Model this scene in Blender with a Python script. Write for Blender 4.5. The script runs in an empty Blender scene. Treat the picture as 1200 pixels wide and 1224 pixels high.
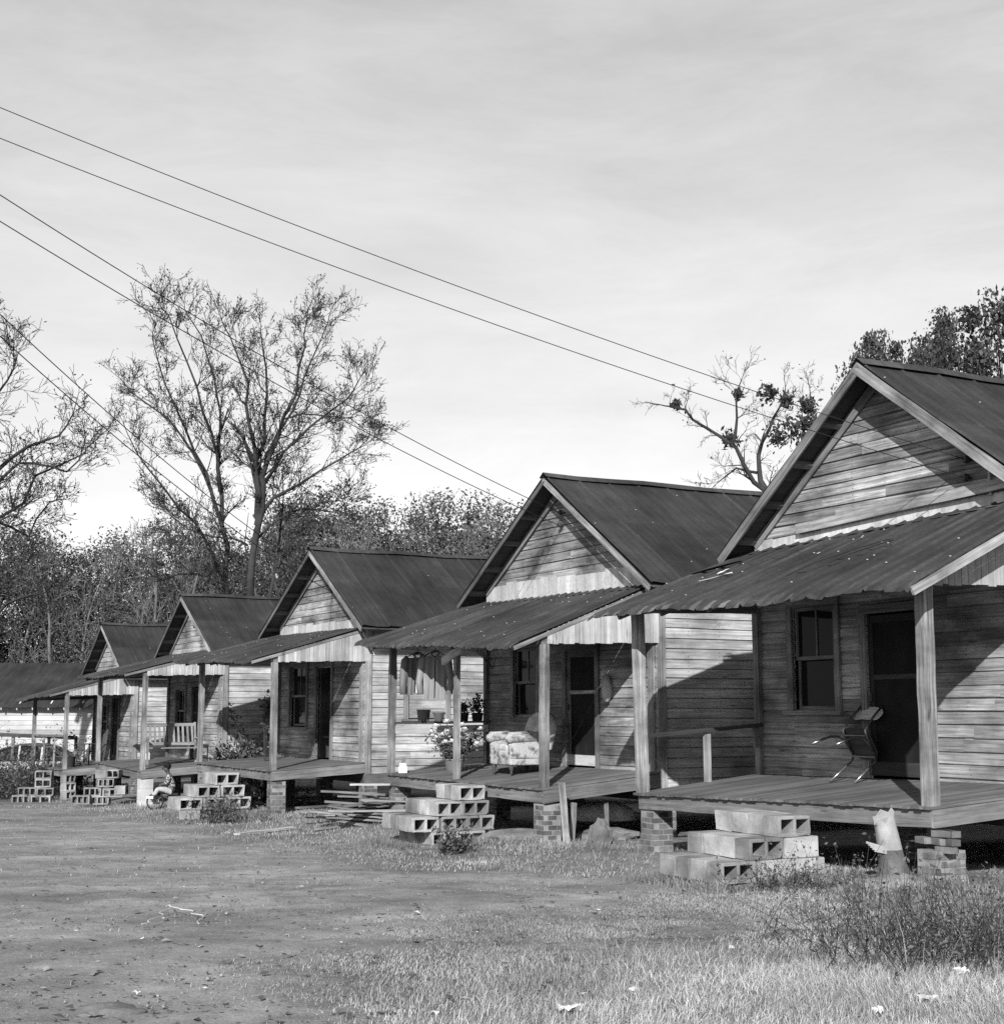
import bpy, bmesh, math, random
import numpy as np
from mathutils import Vector, Matrix, Quaternion

random.seed(7)
RNG = np.random.default_rng(11)
scene = bpy.context.scene
COL = scene.collection
PI = math.pi

# ------------------------------------------------------------------ camera
F, TH = 1720.0, math.radians(7.88)
CAMZ = 1.6
cam_d = bpy.data.cameras.new("camera"); cam = bpy.data.objects.new("camera", cam_d); COL.objects.link(cam)
cam.location = (0, 0, CAMZ); cam.rotation_euler = (math.radians(90) + TH, 0, 0)
cam_d.sensor_fit = 'HORIZONTAL'; cam_d.sensor_width = 36.0; cam_d.lens = F / 1200 * 36.0
cam_d.clip_start = 0.1; cam_d.clip_end = 3000
scene.camera = cam

def ray(u, v):
    up = 612 - v
    y = F * math.cos(TH) - up * math.sin(TH)
    z = F * math.sin(TH) + up * math.cos(TH)
    return (u - 600) / y, z / y            # X/Y and Z/Y
def at(u, v, Y):
    a, b = ray(u, v)
    return Vector((a * Y, Y, CAMZ + b * Y))

# ------------------------------------------------------------------ terrain height
_gy = [-60, 0, 11, 14.7, 21.5, 30, 36.5, 44, 55, 80, 140, 3000]
_gz = [0, 0, -.02, -.1, -.3, -.46, -.62, -.92, -1.12, -1.3, -1.3, -1.3]
def gz(x, y):
    y = y + .12 * max(-20., min(20., -x - 3)) * (1 if -x > 3 else 0)
    d = (x - 4.30) * .8838 + (y - 14.69) * .4679
    k = max(0., min(1., (-d - .05) / 1.7)); k = k * k * (3 - 2 * k)
    return float(np.interp(y, _gy, _gz)) - .15 * k
def ground_at(u, v):
    a, b = ray(u, v)
    Y = 10.0
    for _ in range(40):
        Y = (gz(a * Y, Y) - CAMZ) / b * .5 + Y * .5
    return Vector((a * Y, Y, gz(a * Y, Y)))
def on_ground(u, Y):
    a, _ = ray(u, 850)
    return Vector((a * Y, Y, gz(a * Y, Y)))

# ------------------------------------------------------------------ materials (black-and-white photograph: grey values only)
class NT:
    def __init__(s, name, rough=.85, spec=.25):
        s.m = bpy.data.materials.new(name); s.m.use_nodes = True
        s.t = s.m.node_tree; s.n = s.t.nodes; s.l = s.t.links
        s.b = s.n["Principled BSDF"]
        s.b.inputs["Roughness"].default_value = rough
        s.b.inputs["Specular IOR Level"].default_value = spec
    def node(s, typ, **kw):
        n = s.n.new(typ)
        for k, v in kw.items(): setattr(n, k, v)
        return n
    def put(s, sock, v):
        if hasattr(v, 'is_output'): s.l.new(v, sock)
        else: sock.default_value = v
    def math(s, op, a, b=0.0, clamp=False):
        n = s.node('ShaderNodeMath', operation=op, use_clamp=clamp)
        s.put(n.inputs[0], a); s.put(n.inputs[1], b); return n.outputs[0]
    def mul(s, a, b): return s.math('MULTIPLY', a, b)
    def add(s, a, b): return s.math('ADD', a, b)
    def mix(s, f, a, b):
        n = s.node('ShaderNodeMix', data_type='FLOAT')
        s.put(n.inputs[0], f); s.put(n.inputs[2], a); s.put(n.inputs[3], b); return n.outputs[0]
    def rng(s, v, a, b, c, d):
        n = s.node('ShaderNodeMapRange'); n.clamp = True
        s.put(n.inputs[0], v)
        for i, q in enumerate((a, b, c, d)): s.put(n.inputs[i + 1], q)
        return n.outputs[0]
    def coord(s, which='Object', scale=(1, 1, 1), loc=(0, 0, 0), rot=(0, 0, 0)):
        if which == 'UV': o = s.node('ShaderNodeUVMap').outputs[0]
        elif which == 'World': o = s.node('ShaderNodeNewGeometry').outputs['Position']
        else: o = s.node('ShaderNodeTexCoord').outputs[which]
        m = s.node('ShaderNodeMapping'); s.l.new(o, m.inputs[0])
        m.inputs['Scale'].default_value = scale; m.inputs['Location'].default_value = loc; m.inputs['Rotation'].default_value = rot
        return m.outputs[0]
    def noise(s, vec, scale=1., detail=5., rough=.55, dist=0.):
        n = s.node('ShaderNodeTexNoise'); s.l.new(vec, n.inputs['Vector'])
        n.inputs['Scale'].default_value = scale; n.inputs['Detail'].default_value = detail
        n.inputs['Roughness'].default_value = rough; n.inputs['Distortion'].default_value = dist
        return n.outputs[0]
    def voro(s, vec, scale=1., feature='F1'):
        n = s.node('ShaderNodeTexVoronoi', feature=feature); s.l.new(vec, n.inputs['Vector']); n.inputs['Scale'].default_value = scale
        return n.outputs[0]
    def attr(s, name='tone'):
        return s.node('ShaderNodeAttribute', attribute_name=name).outputs['Fac']
    def bump(s, h, strength=.4, dist=.01):
        n = s.node('ShaderNodeBump'); n.inputs['Strength'].default_value = strength; n.inputs['Distance'].default_value = dist
        s.l.new(h, n.inputs['Height']); s.l.new(n.outputs[0], s.b.inputs['Normal'])
    def done(s, col):
        s.put(s.b.inputs['Base Color'], col) if hasattr(col, 'is_output') else setattr(s.b.inputs['Base Color'], 'default_value', (col, col, col, 1))
        return s.m

def wood(name, base, var=.5, stain=.45, rough=.85):
    t = NT(name, rough, .2)
    g1 = t.noise(t.coord('UV', (.9, 26, 1)), 1, 6, .65, .6)
    g2 = t.noise(t.coord('UV', (3, 120, 1)), 1, 3, .6)
    st = t.noise(t.coord('World', (1, 1, 1.6)), .9, 5, .6)
    st2 = t.noise(t.coord('UV', (.35, 2.2, 1)), 1, 4, .6)
    kn = t.voro(t.coord('UV', (1.1, 6.5, 1)), 1)
    knot = t.rng(kn, .03, .11, .3, 1)
    c = t.rng(g1, .3, .72, 1 - var * .75, 1 + var * .6)
    c = t.mul(c, t.rng(g2, .3, .7, .74, 1.2))
    c = t.mul(c, t.rng(st, .34, .66, 1 - stain, 1 + stain * .45))
    c = t.mul(c, t.rng(st2, .3, .7, 1 - stain * .55, 1 + stain * .35))
    c = t.mul(c, knot)
    c = t.mul(t.mul(c, t.attr()), base)
    t.bump(t.add(g1, t.mul(g2, .6)), .55, .006)
    return t.done(c)

M = {}
M['siding'] = wood('weathered_siding', .28, .8, .65)
M['siding_side'] = wood('sun_bleached_siding', .36, .6, .5)
M['siding_gable'] = wood('weathered_gable_siding', .28, 1., .75)
M['trim'] = wood('weathered_trim', .22, .75, .55)
M['pale'] = wood('pale_bare_wood', .34, .45, .3)
M['ply'] = wood('worn_plywood', .55, .35, .3)
M['post'] = wood('weathered_post', .23, 1., .6)
M['floor'] = wood('weathered_porch_floor', .12, .5, .35)
M['beam'] = wood('weathered_beam', .17, .55, .45)
M['doorwood'] = wood('dark_door_paint', .035, .4, .3)
M['darkwood'] = wood('dark_old_wood', .07, .5, .4)
M['whitepaint'] = wood('worn_white_paint', .5, .2, .25)
M['clap'] = wood('white_clapboard_paint', .37, .15, .18)

def metal(name, base, lo=.6, hi=1.5, rough=.5, spec=.35):
    t = NT(name, rough, spec)
    a = t.noise(t.coord('Object'), .8, 6, .62)
    b = t.noise(t.coord('UV', (7, .8, 1)), 1, 5, .6)
    d = t.noise(t.coord('Object'), 22, 4, .6)
    c = t.mul(t.rng(a, .32, .7, lo, hi), t.rng(b, .3, .7, .75, 1.3))
    c = t.mul(c, t.rng(d, .3, .7, .8, 1.2))
    c = t.mul(t.mul(c, t.attr()), base)
    t.put(t.b.inputs['Roughness'], t.rng(a, .3, .7, rough + .15, rough - .1))
    t.bump(t.add(t.mul(a, 2.), t.mul(d, .15)), .35, .03)
    return t.done(c)
M['roof'] = metal('dark_rusted_roof_metal', .025, .65, 1.4, .66, .12)
M['porchroof'] = metal('dark_porch_roof_metal', .032, .6, 1.5, .6, .16)
M['galv'] = metal('galvanised_flashing', .34, .75, 1.2, .5, .4)
M['nail'] = NT('bright_nail_head', .4, .5).done(.45)
M['iron'] = NT('dark_iron', .55, .4).done(.03)
M['wire'] = NT('black_wire', .7, .2).done(.015)
t = NT('dull_steel_tube', .3, .5); t.b.inputs['Metallic'].default_value = .8; M['chrome'] = t.done(.2)
t = NT('clear_car_glass', .02, .5); t.b.inputs['Transmission Weight'].default_value = 1.; t.b.inputs['IOR'].default_value = 1.02; M['clear'] = t.done(.35)
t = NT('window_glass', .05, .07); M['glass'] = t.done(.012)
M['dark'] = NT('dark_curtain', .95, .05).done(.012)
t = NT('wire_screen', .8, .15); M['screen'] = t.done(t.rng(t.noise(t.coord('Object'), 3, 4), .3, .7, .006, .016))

def rocky(name, base, v=.25, scale=6, bump=.4):
    t = NT(name, .92, .15)
    a = t.noise(t.coord('World'), scale * .4, 5, .6); b = t.noise(t.coord('World'), scale * 9, 4, .7)
    c = t.mul(t.rng(a, .3, .7, 1 - v, 1 + v), t.rng(b, .3, .7, .85, 1.14))
    c = t.mul(t.mul(c, t.attr()), base)
    t.bump(b, bump, .012)
    return t.done(c)
M['concrete'] = rocky('concrete_block', .25, .5)
M['brick'] = rocky('old_brick', .11, .4, 14)
M['mortar'] = rocky('lime_mortar', .2, .3, 14)
M['whitewash'] = rocky('whitewashed_pier', .42, .3, 5)
M['bark'] = rocky('tree_bark', .032, .4, 5, .9)
M['rootbark'] = rocky('grey_root_bark', .1, .5, 9, .9)
M['bark_pale'] = rocky('pale_bark', .1, .4, 4, .8)
M['cut'] = rocky('sawn_wood', .25, .35, 9)
M['stone'] = rocky('grey_stone', .11, .4, 8)
M['paper'] = rocky('scrap_paper', .5, .4, 12, .6)
M['ceramic'] = NT('white_enamel', .35, .5).done(.8)
M['pot'] = rocky('clay_pot', .12, .3, 10)
M['rubber'] = NT('black_rubber', .85, .2).done(.02)

def leafmat(name, base, var=.4, trans=.25):
    t = NT(name, .75, .2)
    c = t.mul(t.attr(), base)
    try: t.b.inputs['Transmission Weight'].default_value = 0
    except Exception: pass
    m = t.done(c)
    tr = t.node('ShaderNodeBsdfTranslucent'); t.l.new(c, tr.inputs[0])
    mx = t.node('ShaderNodeMixShader'); mx.inputs[0].default_value = trans
    t.l.new(t.b.outputs[0], mx.inputs[1]); t.l.new(tr.outputs[0], mx.inputs[2])
    t.l.new(mx.outputs[0], t.n['Material Output'].inputs[0])
    return m
M['leaf'] = leafmat('dark_leaf', .05)
M['leaf_mid'] = leafmat('mid_leaf', .062)
M['leaf_light'] = leafmat('pale_leaf', .095)
M['grass'] = leafmat('dry_grass', .27, trans=.1)
M['weed'] = leafmat('weed_leaf', .085)
M['petal'] = leafmat('white_petal', .85)

t = NT('worn_upholstery', .95, .1)
n1 = t.noise(t.coord('Object'), 4.5, 5, .6, .5); n2 = t.noise(t.coord('Object'), 40, 3)
c = t.mul(t.rng(n1, .38, .5, .1, .34), t.rng(n2, .3, .7, .8, 1.15)); t.bump(n2, .4, .01); M['fabric'] = t.done(c)
t = NT('grey_upholstery', .95, .1); n1 = t.noise(t.coord('Object'), 7, 5, .6, .8); n2 = t.noise(t.coord('Object'), 45, 3); t.bump(n2, .5, .01)
M['fabric_mid'] = t.done(t.mul(t.rng(n1, .36, .6, .1, .34), t.rng(n2, .3, .7, .75, 1.2)))
t = NT('dark_upholstery', .95, .1); n1 = t.noise(t.coord('Object'), 6, 4)
M['fabric_dark'] = t.done(t.rng(n1, .3, .7, .26, .48))
def cloth(name, v):
    t = NT(name, .95, .1); n = t.noise(t.coord('Object', (9, 9, 2)), 1.4, 4)
    t.bump(n, .6, .03); return t.done(t.rng(n, .3, .7, v * .8, v * 1.15))
M['jacket'] = cloth('grey_cotton', .13); M['jacket2'] = cloth('striped_cotton', .19); M['lining'] = cloth('pale_cotton', .42)
M['trouser'] = cloth('light_trousers', .3); M['skin'] = NT('brown_skin', .6, .3).done(.045); M['hair'] = NT('black_hair', .9, .1).done(.012)
t = NT('plaid_shirt', .95, .1)
ck = t.node('ShaderNodeTexChecker'); t.l.new(t.coord('Object'), ck.inputs[0]); ck.inputs['Scale'].default_value = 22
ck.inputs[1].default_value = (.3, .3, .3, 1); ck.inputs[2].default_value = (.05, .05, .05, 1); t.l.new(ck.outputs[0], t.b.inputs['Base Color']); M['plaid'] = t.m
M['carpaint'] = NT('pale_car_paint', .3, .5).done(.3); M['cartop'] = NT('dark_car_paint', .3, .5).done(.04)

# ------------------------------------------------------------------ mesh collector
class MB:
    def __init__(s): s.v = []; s.f = []; s.uv = []; s.tone = []; s.mi = []
    def face(s, pts, uvs=None, tone=1., mi=0):
        i = len(s.v); s.v.extend([tuple(p) for p in pts]); s.f.append(tuple(range(i, i + len(pts))))
        s.uv.append(uvs or [(p[0] + p[1], p[2]) for p in pts]); s.tone.append(tone); s.mi.append(mi)
    def hexa(s, P, tone=1., mi=0, uo=None, length=None, w=None):
        """8 corners: P[0..3] one end, P[4..7] other end; u runs from end to end"""
        uo = uo if uo is not None else (random.random() * 40, random.random() * 40)
        P = [Vector(p) for p in P]
        L = (P[4] - P[0]).length
        i = len(s.v); s.v.extend([tuple(p) for p in P])
        acc = 0
        for k in range(4):
            a, b = k, (k + 1) % 4
            wv = (P[b] - P[a]).length
            s.f.append((i + a, i + b, i + b + 4, i + a + 4))
            s.uv.append([(uo[0], uo[1] + acc), (uo[0], uo[1] + acc + wv), (uo[0] + L, uo[1] + acc + wv), (uo[0] + L, uo[1] + acc)])
            s.tone.append(tone); s.mi.append(mi); acc += wv
        for q in ((3, 2, 1, 0), (4, 5, 6, 7)):
            s.f.append(tuple(i + k for k in q)); s.uv.append([(uo[0], uo[1]), (uo[0] + .05, uo[1]), (uo[0] + .05, uo[1] + .05), (uo[0], uo[1] + .05)])
            s.tone.append(tone * .9); s.mi.append(mi)
    def box(s, c, sx, sy, sz, tone=1., mi=0, rot=None, axis=0):
        h = [sx / 2, sy / 2, sz / 2]
        o = [(1, 2), (2, 0), (0, 1)][axis]
        P = []
        for e in (-1, 1):
            for (a, b) in ((-1, -1), (1, -1), (1, 1), (-1, 1)):
                p = [0, 0, 0]; p[axis] = e * h[axis]; p[o[0]] = a * h[o[0]]; p[o[1]] = b * h[o[1]]
                p = Vector(p)
                if rot is not None: p = rot @ p
                P.append(p + Vector(c))
        s.hexa(P, tone, mi)
    def plank(s, p0, p1, side, w, t, n=1, jit=0., tone=None, mi=0, taper=1.):
        p0, p1, side = Vector(p0), Vector(p1), Vector(side)
        d = (p1 - p0).normalized(); side = (side - d * side.dot(d)).normalized(); up = d.cross(side)
        tone = tone if tone is not None else random.uniform(.82, 1.18)
        uo = (random.random() * 40, random.random() * 40)
        L = (p1 - p0).length; i = len(s.v)
        for k in range(n + 1):
            q = k / n; c = p0.lerp(p1, q); sc = 1 + (taper - 1) * q
            for (a, b) in ((-1, -1), (1, -1), (1, 1), (-1, 1)):
                jj = random.uniform(-jit, jit); jk = random.uniform(-jit, jit)
                s.v.append(tuple(c + side * (a * w / 2 * sc + jj) + up * (b * t / 2 * sc + jk)))
        dims = (w, t, w, t)
        for k in range(n):
            acc = 0
            for a in range(4):
                b = (a + 1) % 4
                s.f.append((i + k * 4 + a, i + k * 4 + b, i + k * 4 + b + 4, i + k * 4 + a + 4))
                u0, u1 = uo[0] + L * k / n, uo[0] + L * (k + 1) / n
                s.uv.append([(u0, uo[1] + acc), (u0, uo[1] + acc + dims[a]), (u1, uo[1] + acc + dims[a]), (u1, uo[1] + acc)])
                s.tone.append(tone); s.mi.append(mi); acc += dims[a]
        for q in ((3, 2, 1, 0), tuple(n * 4 + x for x in (0, 1, 2, 3))):
            s.f.append(tuple(i + x for x in q)); s.uv.append([(uo[0], uo[1]), (uo[0], uo[1] + .03), (uo[0] + .03, uo[1] + .03), (uo[0] + .03, uo[1])])
            s.tone.append(tone * 1.05); s.mi.append(mi)
    def tube(s, pts, rad, n=6, tone=1., mi=0, cap=True):
        pts = [Vector(p) for p in pts]
        rad = rad if isinstance(rad, (list, tuple)) else [rad] * len(pts)
        i = len(s.v); ref = Vector((0, 0, 1)); acc = [0]
        for a, b in zip(pts, pts[1:]): acc.append(acc[-1] + (b - a).length)
        prev = None
        for k, p in enumerate(pts):
            d = (pts[min(k + 1, len(pts) - 1)] - pts[max(k - 1, 0)]).normalized()
            if prev is None: prev = d.orthogonal().normalized()
            x = (prev - d * prev.dot(d))
            x = x.normalized() if x.length > 1e-6 else d.orthogonal().normalized()
            prev = x; y = d.cross(x)
            for j in range(n):
                a = 2 * PI * j / n
                s.v.append(tuple(p + (x * math.cos(a) + y * math.sin(a)) * rad[k]))
        for k in range(len(pts) - 1):
            for j in range(n):
                j2 = (j + 1) % n
                s.f.append((i + k * n + j, i + k * n + j2, i + (k + 1) * n + j2, i + (k + 1) * n + j))
                s.uv.append([(acc[k], j / n), (acc[k], (j + 1) / n), (acc[k + 1], (j + 1) / n), (acc[k + 1], j / n)])
                s.tone.append(tone); s.mi.append(mi)
        if cap:
            for q in (tuple(i + n - 1 - j for j in range(n)), tuple(i + (len(pts) - 1) * n + j for j in range(n))):
                s.f.append(q); s.uv.append([(0, 0)] * n); s.tone.append(tone); s.mi.append(mi)
    def lathe(s, c, prof, n=16, tone=1., mi=0):
        c = Vector(c); i = len(s.v)
        for (r, z) in prof:
            for j in range(n):
                a = 2 * PI * j / n; s.v.append((c.x + r * math.cos(a), c.y + r * math.sin(a), c.z + z))
        for k in range(len(prof) - 1):
            for j in range(n):
                j2 = (j + 1) % n
                s.f.append((i + k * n + j, i + k * n + j2, i + (k + 1) * n + j2, i + (k + 1) * n + j))
                s.uv.append([(j / n, prof[k][1]), ((j + 1) / n, prof[k][1]), ((j + 1) / n, prof[k + 1][1]), (j / n, prof[k + 1][1])])
                s.tone.append(tone); s.mi.append(mi)
    def grid(s, P, uvf, tone=1., mi=0, flip=False):
        """P: rows x cols of points"""
        i = len(s.v); nr, nc = len(P), len(P[0])
        for row in P: s.v.extend([tuple(p) for p in row])
        for r in range(nr - 1):
            for c in range(nc - 1):
                q = [(r, c), (r, c + 1), (r + 1, c + 1), (r + 1, c)]
                if flip: q.reverse()
                s.f.append(tuple(i + a * nc + b for a, b in q)); s.uv.append([uvf(a, b) for a, b in q])
                s.tone.append(tone(r, c) if callable(tone) else tone); s.mi.append(mi)
    def build(s, name, mats, parent=None, smooth=False, loc=None, recalc=True):
        me = bpy.data.meshes.new(name); me.from_pydata(s.v, [], s.f)
        if not isinstance(mats, (list, tuple)): mats = [mats]
        for m in mats: me.materials.append(M[m] if isinstance(m, str) else m)
        if s.f:
            uvl = me.uv_layers.new(name='UVMap')
            uvl.data.foreach_set('uv', np.array([c for f in s.uv for p in f for c in p], np.float32))
            at_ = me.attributes.new('tone', 'FLOAT', 'FACE'); at_.data.foreach_set('value', np.array(s.tone, np.float32))
            me.polygons.foreach_set('material_index', np.array(s.mi, np.int32))
            if smooth: me.polygons.foreach_set('use_smooth', np.ones(len(s.f), bool))
        me.update()
        if recalc:
            bm = bmesh.new(); bm.from_mesh(me); bmesh.ops.recalc_face_normals(bm, faces=bm.faces); bm.to_mesh(me); bm.free()
        o = bpy.data.objects.new(name, me); COL.objects.link(o)
        if parent is not None: o.parent = parent
        if loc is not None: o.location = loc
        return o

def np_mesh(name, V, Fq, tone, mat, parent=None, sides=4):
    me = bpy.data.meshes.new(name)
    nV, nF = len(V), len(Fq)
    me.vertices.add(nV); me.vertices.foreach_set('co', np.asarray(V, np.float32).ravel())
    me.loops.add(nF * sides); me.loops.foreach_set('vertex_index', np.asarray(Fq, np.int32).ravel())
    me.polygons.add(nF); me.polygons.foreach_set('loop_start', np.arange(nF, dtype=np.int32) * sides)
    me.polygons.foreach_set('loop_total', np.full(nF, sides, np.int32))
    a = me.attributes.new('tone', 'FLOAT', 'FACE'); a.data.foreach_set('value', np.asarray(tone, np.float32))
    me.materials.append(M[mat]); me.update(calc_edges=True); me.validate()
    o = bpy.data.objects.new(name, me); COL.objects.link(o)
    if parent is not None: o.parent = parent
    return o

def tag(o, label=None, cat=None, group=None, kind=None):
    if label: o['label'] = label
    if cat: o['category'] = cat
    if group: o['group'] = group
    if kind: o['kind'] = kind
    return o
def empty(name, loc, rz=0.):
    o = bpy.data.objects.new(name, None); COL.objects.link(o); o.location = loc; o.rotation_euler = (0, 0, rz); o.empty_display_size = .2
    return o
def copy_tree(o, parent=None):
    c = o.copy(); COL.objects.link(c)
    if parent is not None: c.parent = parent
    for ch in list(o.children): copy_tree(ch, c)
    return c

# ------------------------------------------------------------------ ground sheet
def smooth_noise2(x, y, sc, seed):
    r = np.random.default_rng(seed)
    out = np.zeros_like(x, dtype=float)
    for k in range(5):
        ang = r.uniform(0, 2 * PI); f = sc * r.uniform(.6, 1.7); ph = r.uniform(0, 2 * PI)
        out += np.sin((x * math.cos(ang) + y * math.sin(ang)) * f + ph + 1.5 * np.sin((x * math.sin(ang) - y * math.cos(ang)) * f * .7 + ph * 2))
    return out / 5
DIRT_PX = [(-500, 968), (0, 962), (120, 972), (230, 990), (330, 1012), (440, 1034), (600, 1044), (740, 1046), (800, 1036), (800, 1060), (740, 1074), (640, 1082),
           (540, 1096), (460, 1112), (410, 1130), (340, 1156), (350, 1190), (430, 1240), (440, 1400), (-500, 1400)]
DIRT = np.array([ground_at(u, v)[:2] for u, v in DIRT_PX])
def poly_sd(x, y, P):
    d = np.full(x.shape, 1e9); ins = np.zeros(x.shape, bool)
    n = len(P)
    for i in range(n):
        ax, ay = P[i]; bx, by = P[(i + 1) % n]
        ex, ey = bx - ax, by - ay
        tt = np.clip(((x - ax) * ex + (y - ay) * ey) / (ex * ex + ey * ey + 1e-9), 0, 1)
        d = np.minimum(d, np.hypot(x - ax - tt * ex, y - ay - tt * ey))
        c = ((ay > y) != (by > y)) & (x < (bx - ax) * (y - ay) / (by - ay + 1e-12) + ax)
        ins ^= c
    return np.where(ins, d, -d)
def dirt_mask(x, y):
    sd = poly_sd(x, y, DIRT) + .5 * smooth_noise2(x, y, 2.2, 3) + .25 * smooth_noise2(x, y, 6, 4)
    return np.clip(sd / .9 + .5, 0, 1)

def make_ground():
    xs = np.unique(np.concatenate([np.linspace(-900, -60, 18), np.linspace(-60, -12, 40), np.linspace(-12, 9, 230), np.linspace(9, 60, 50), np.linspace(60, 900, 18)]))
    ys = np.unique(np.concatenate([np.linspace(-60, 4, 14), np.linspace(4, 24, 230), np.linspace(24, 60, 110), np.linspace(60, 140, 30), np.linspace(140, 2200, 20)]))
    X, Y = np.meshgrid(xs, ys)
    Z = np.vectorize(gz)(X, Y)
    near = np.clip(1 - np.hypot(X, Y - 20) / 70, 0, 1)
    Z = Z + near * (.022 * smooth_noise2(X, Y, 1.5, 21) + .016 * smooth_noise2(X, Y, 5, 22) + .012 * smooth_noise2(X, Y, 12, 23))
    nx, ny = len(xs), len(ys)
    V = np.stack([X.ravel(), Y.ravel(), Z.ravel()], 1)
    idx = np.arange(nx * ny).reshape(ny, nx)
    Q = np.stack([idx[:-1, :-1].ravel(), idx[:-1, 1:].ravel(), idx[1:, 1:].ravel(), idx[1:, :-1].ravel()], 1)
    t = NT('yard_earth', .95, .1)
    dm = t.attr('dirt'); w = t.coord('World')
    n1 = t.noise(w, .55, 6, .6); n2 = t.noise(w, 3.2, 6, .65); n3 = t.noise(w, 40, 4, .7)
    tr = t.noise(t.coord('World', (.9, 2.6, 1), rot=(0, 0, .5)), .5, 5, .6, .4)
    dirt = t.mul(t.mul(t.rng(n1, .3, .7, .135, .3), t.rng(tr, .32, .66, .86, 1.08)), t.mul(t.rng(n2, .3, .7, .72, 1.2), t.rng(n3, .3, .7, .7, 1.25)))
    gr = t.mul(t.mul(t.rng(n1, .3, .7, .11, .2), t.rng(n2, .3, .7, .6, 1.3)), t.rng(n3, .25, .75, .6, 1.35))
    t.bump(t.add(t.mul(n2, .8), t.mul(n3, .6)), .5, .04)
    t.done(t.mix(dm, gr, dirt)); M['earth'] = t.m
    o = np_mesh('ground', V, Q, np.ones(len(Q)), 'earth')
    a = o.data.attributes.new('dirt', 'FLOAT', 'POINT'); a.data.foreach_set('value', dirt_mask(X.ravel(), Y.ravel()).astype(np.float32))
    o.data.polygons.foreach_set('use_smooth', np.ones(len(Q), bool))
    tag(o, kind='structure')
make_ground()

# ------------------------------------------------------------------ the cabins
RA = math.radians(27.9)
R_ = Vector((-math.sin(RA), math.cos(RA), 0)); A_ = Vector((math.cos(RA), math.sin(RA), 0))
RZ = math.atan2(-R_.y, -R_.x)
D = 2.0
class H: pass
def house(**kw):
    h = H(); h.__dict__.update(kw); h.zg = gz(h.X, h.Y)
    h.base = Vector((h.X, h.Y, 0))
    return h
HOUSES = [
 house(i=1, X=4.30, Y=14.69, W=5.22, f=(.66, .54, .80, .74), ze=(2.86, 2.91), pt=(3.98, 3.82), sa=2.6, za=5.95, sl=(5.62, 3.74), sr=(-.42, 3.74), posts=(0, 5.22), L=9.,
       win=[(3.63, 4.48, 1.62, 2.98)], door=(2.1, 3.03, 2.82), flash=.16, ov=(.42, .42), sidewin=[],
       label='nearest weathered clapboard cabin, with a tube chair tipped up on its porch'),
 house(i=2, X=.62, Y=21.5, W=5.62, f=(.48, .49, .68, .64), ze=(2.60, 2.83), pt=(3.56, 3.62), sa=2.76, za=5.62, sl=(6.16, 3.62), sr=(-.52, 3.50), posts=(0, 2.92, 5.62), L=9.,
       win=[(3.72, 4.56, 1.5, 2.72)], door=(1.72, 2.68, 2.62), flash=.36, ov=(.07, .4), sidewin=[],
       label='weathered clapboard cabin with jackets, roses and an armchair on its porch'),
 house(i=3, X=-4.70, Y=30.0, W=5.33, f=(.40, .40, .53, .50), ze=(2.66, 2.78), pt=(3.36, 3.42), sa=2.40, za=5.26, sl=(5.95, 3.42), sr=(-.82, 3.33), posts=(0, 5.33), L=9.,
       win=[(3.45, 4.55, 1.25, 2.65)], door=(1.85, 2.75, 2.6), flash=.24, ov=(.07, .42), sidewin=[(3.0, 3.9, 1.45, 2.62)],
       label='weathered clapboard cabin with an open black doorway, beside the lumber pile'),
 house(i=4, X=-8.99, Y=36.5, W=5.0, f=(.14, .20, .30, .30), ze=(2.55, 2.55), pt=(3.17, 3.17), sa=2.70, za=4.74, sl=(5.45, 3.10), sr=(-.45, 3.05), posts=(0, 5.0), L=8.,
       win=[(3.3, 4.2, 1.0, 2.2)], door=(1.7, 2.6, 2.25), flash=.05, ov=(.07, .4), sidewin=[],
       label='weathered clapboard cabin with a slatted wooden bench on its porch'),
 house(i=5, X=-13.18, Y=44.0, W=5.2, f=(-.14, -.22, 0., -.05), ze=(2.12, 1.98), pt=(2.78, 2.74), sa=2.95, za=4.40, sl=(5.75, 2.86), sr=(-.4, 2.6), posts=(0, 5.2), L=8.,
       win=[(3.3, 4.2, .7, 1.8)], door=(1.7, 2.6, 2.0), flash=.05, ov=(.07, .5), sidewin=[],
       label='farthest weathered clapboard cabin of the row, buckets and a slat chair on its porch'),
]
def fz(h, s, d):
    q, w = s / h.W, d / D
    a, b, c, e = h.f
    return (a * (1 - q) + b * q) * (1 - w) + (c * (1 - q) + e * q) * w
def lp(h, s, d, z): return Vector((-s, d, z - h.zg))
def wp(h, s, d, z): return h.base + R_ * s + A_ * d + Vector((0, 0, z))
def pz(h, s, d):
    """porch roof surface height"""
    q = s / h.W; w = (d + .42) / (D + .42)
    return (h.ze[0] * (1 - q) + h.ze[1] * q) * (1 - w) + (h.pt[0] * (1 - q) + h.pt[1] * q) * w
def rz_(h, s):
    """main roof surface height"""
    if s > h.sa: return h.za + (h.sl[1] - h.za) * (s - h.sa) / (h.sl[0] - h.sa)
    return h.za + (h.sr[1] - h.za) * (s - h.sa) / (h.sr[0] - h.sa)
def s_at(h, z, side):
    e = h.sl if side > 0 else h.sr
    return h.sa + (e[0] - h.sa) * (h.za - z) / (h.za - e[1])

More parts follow.
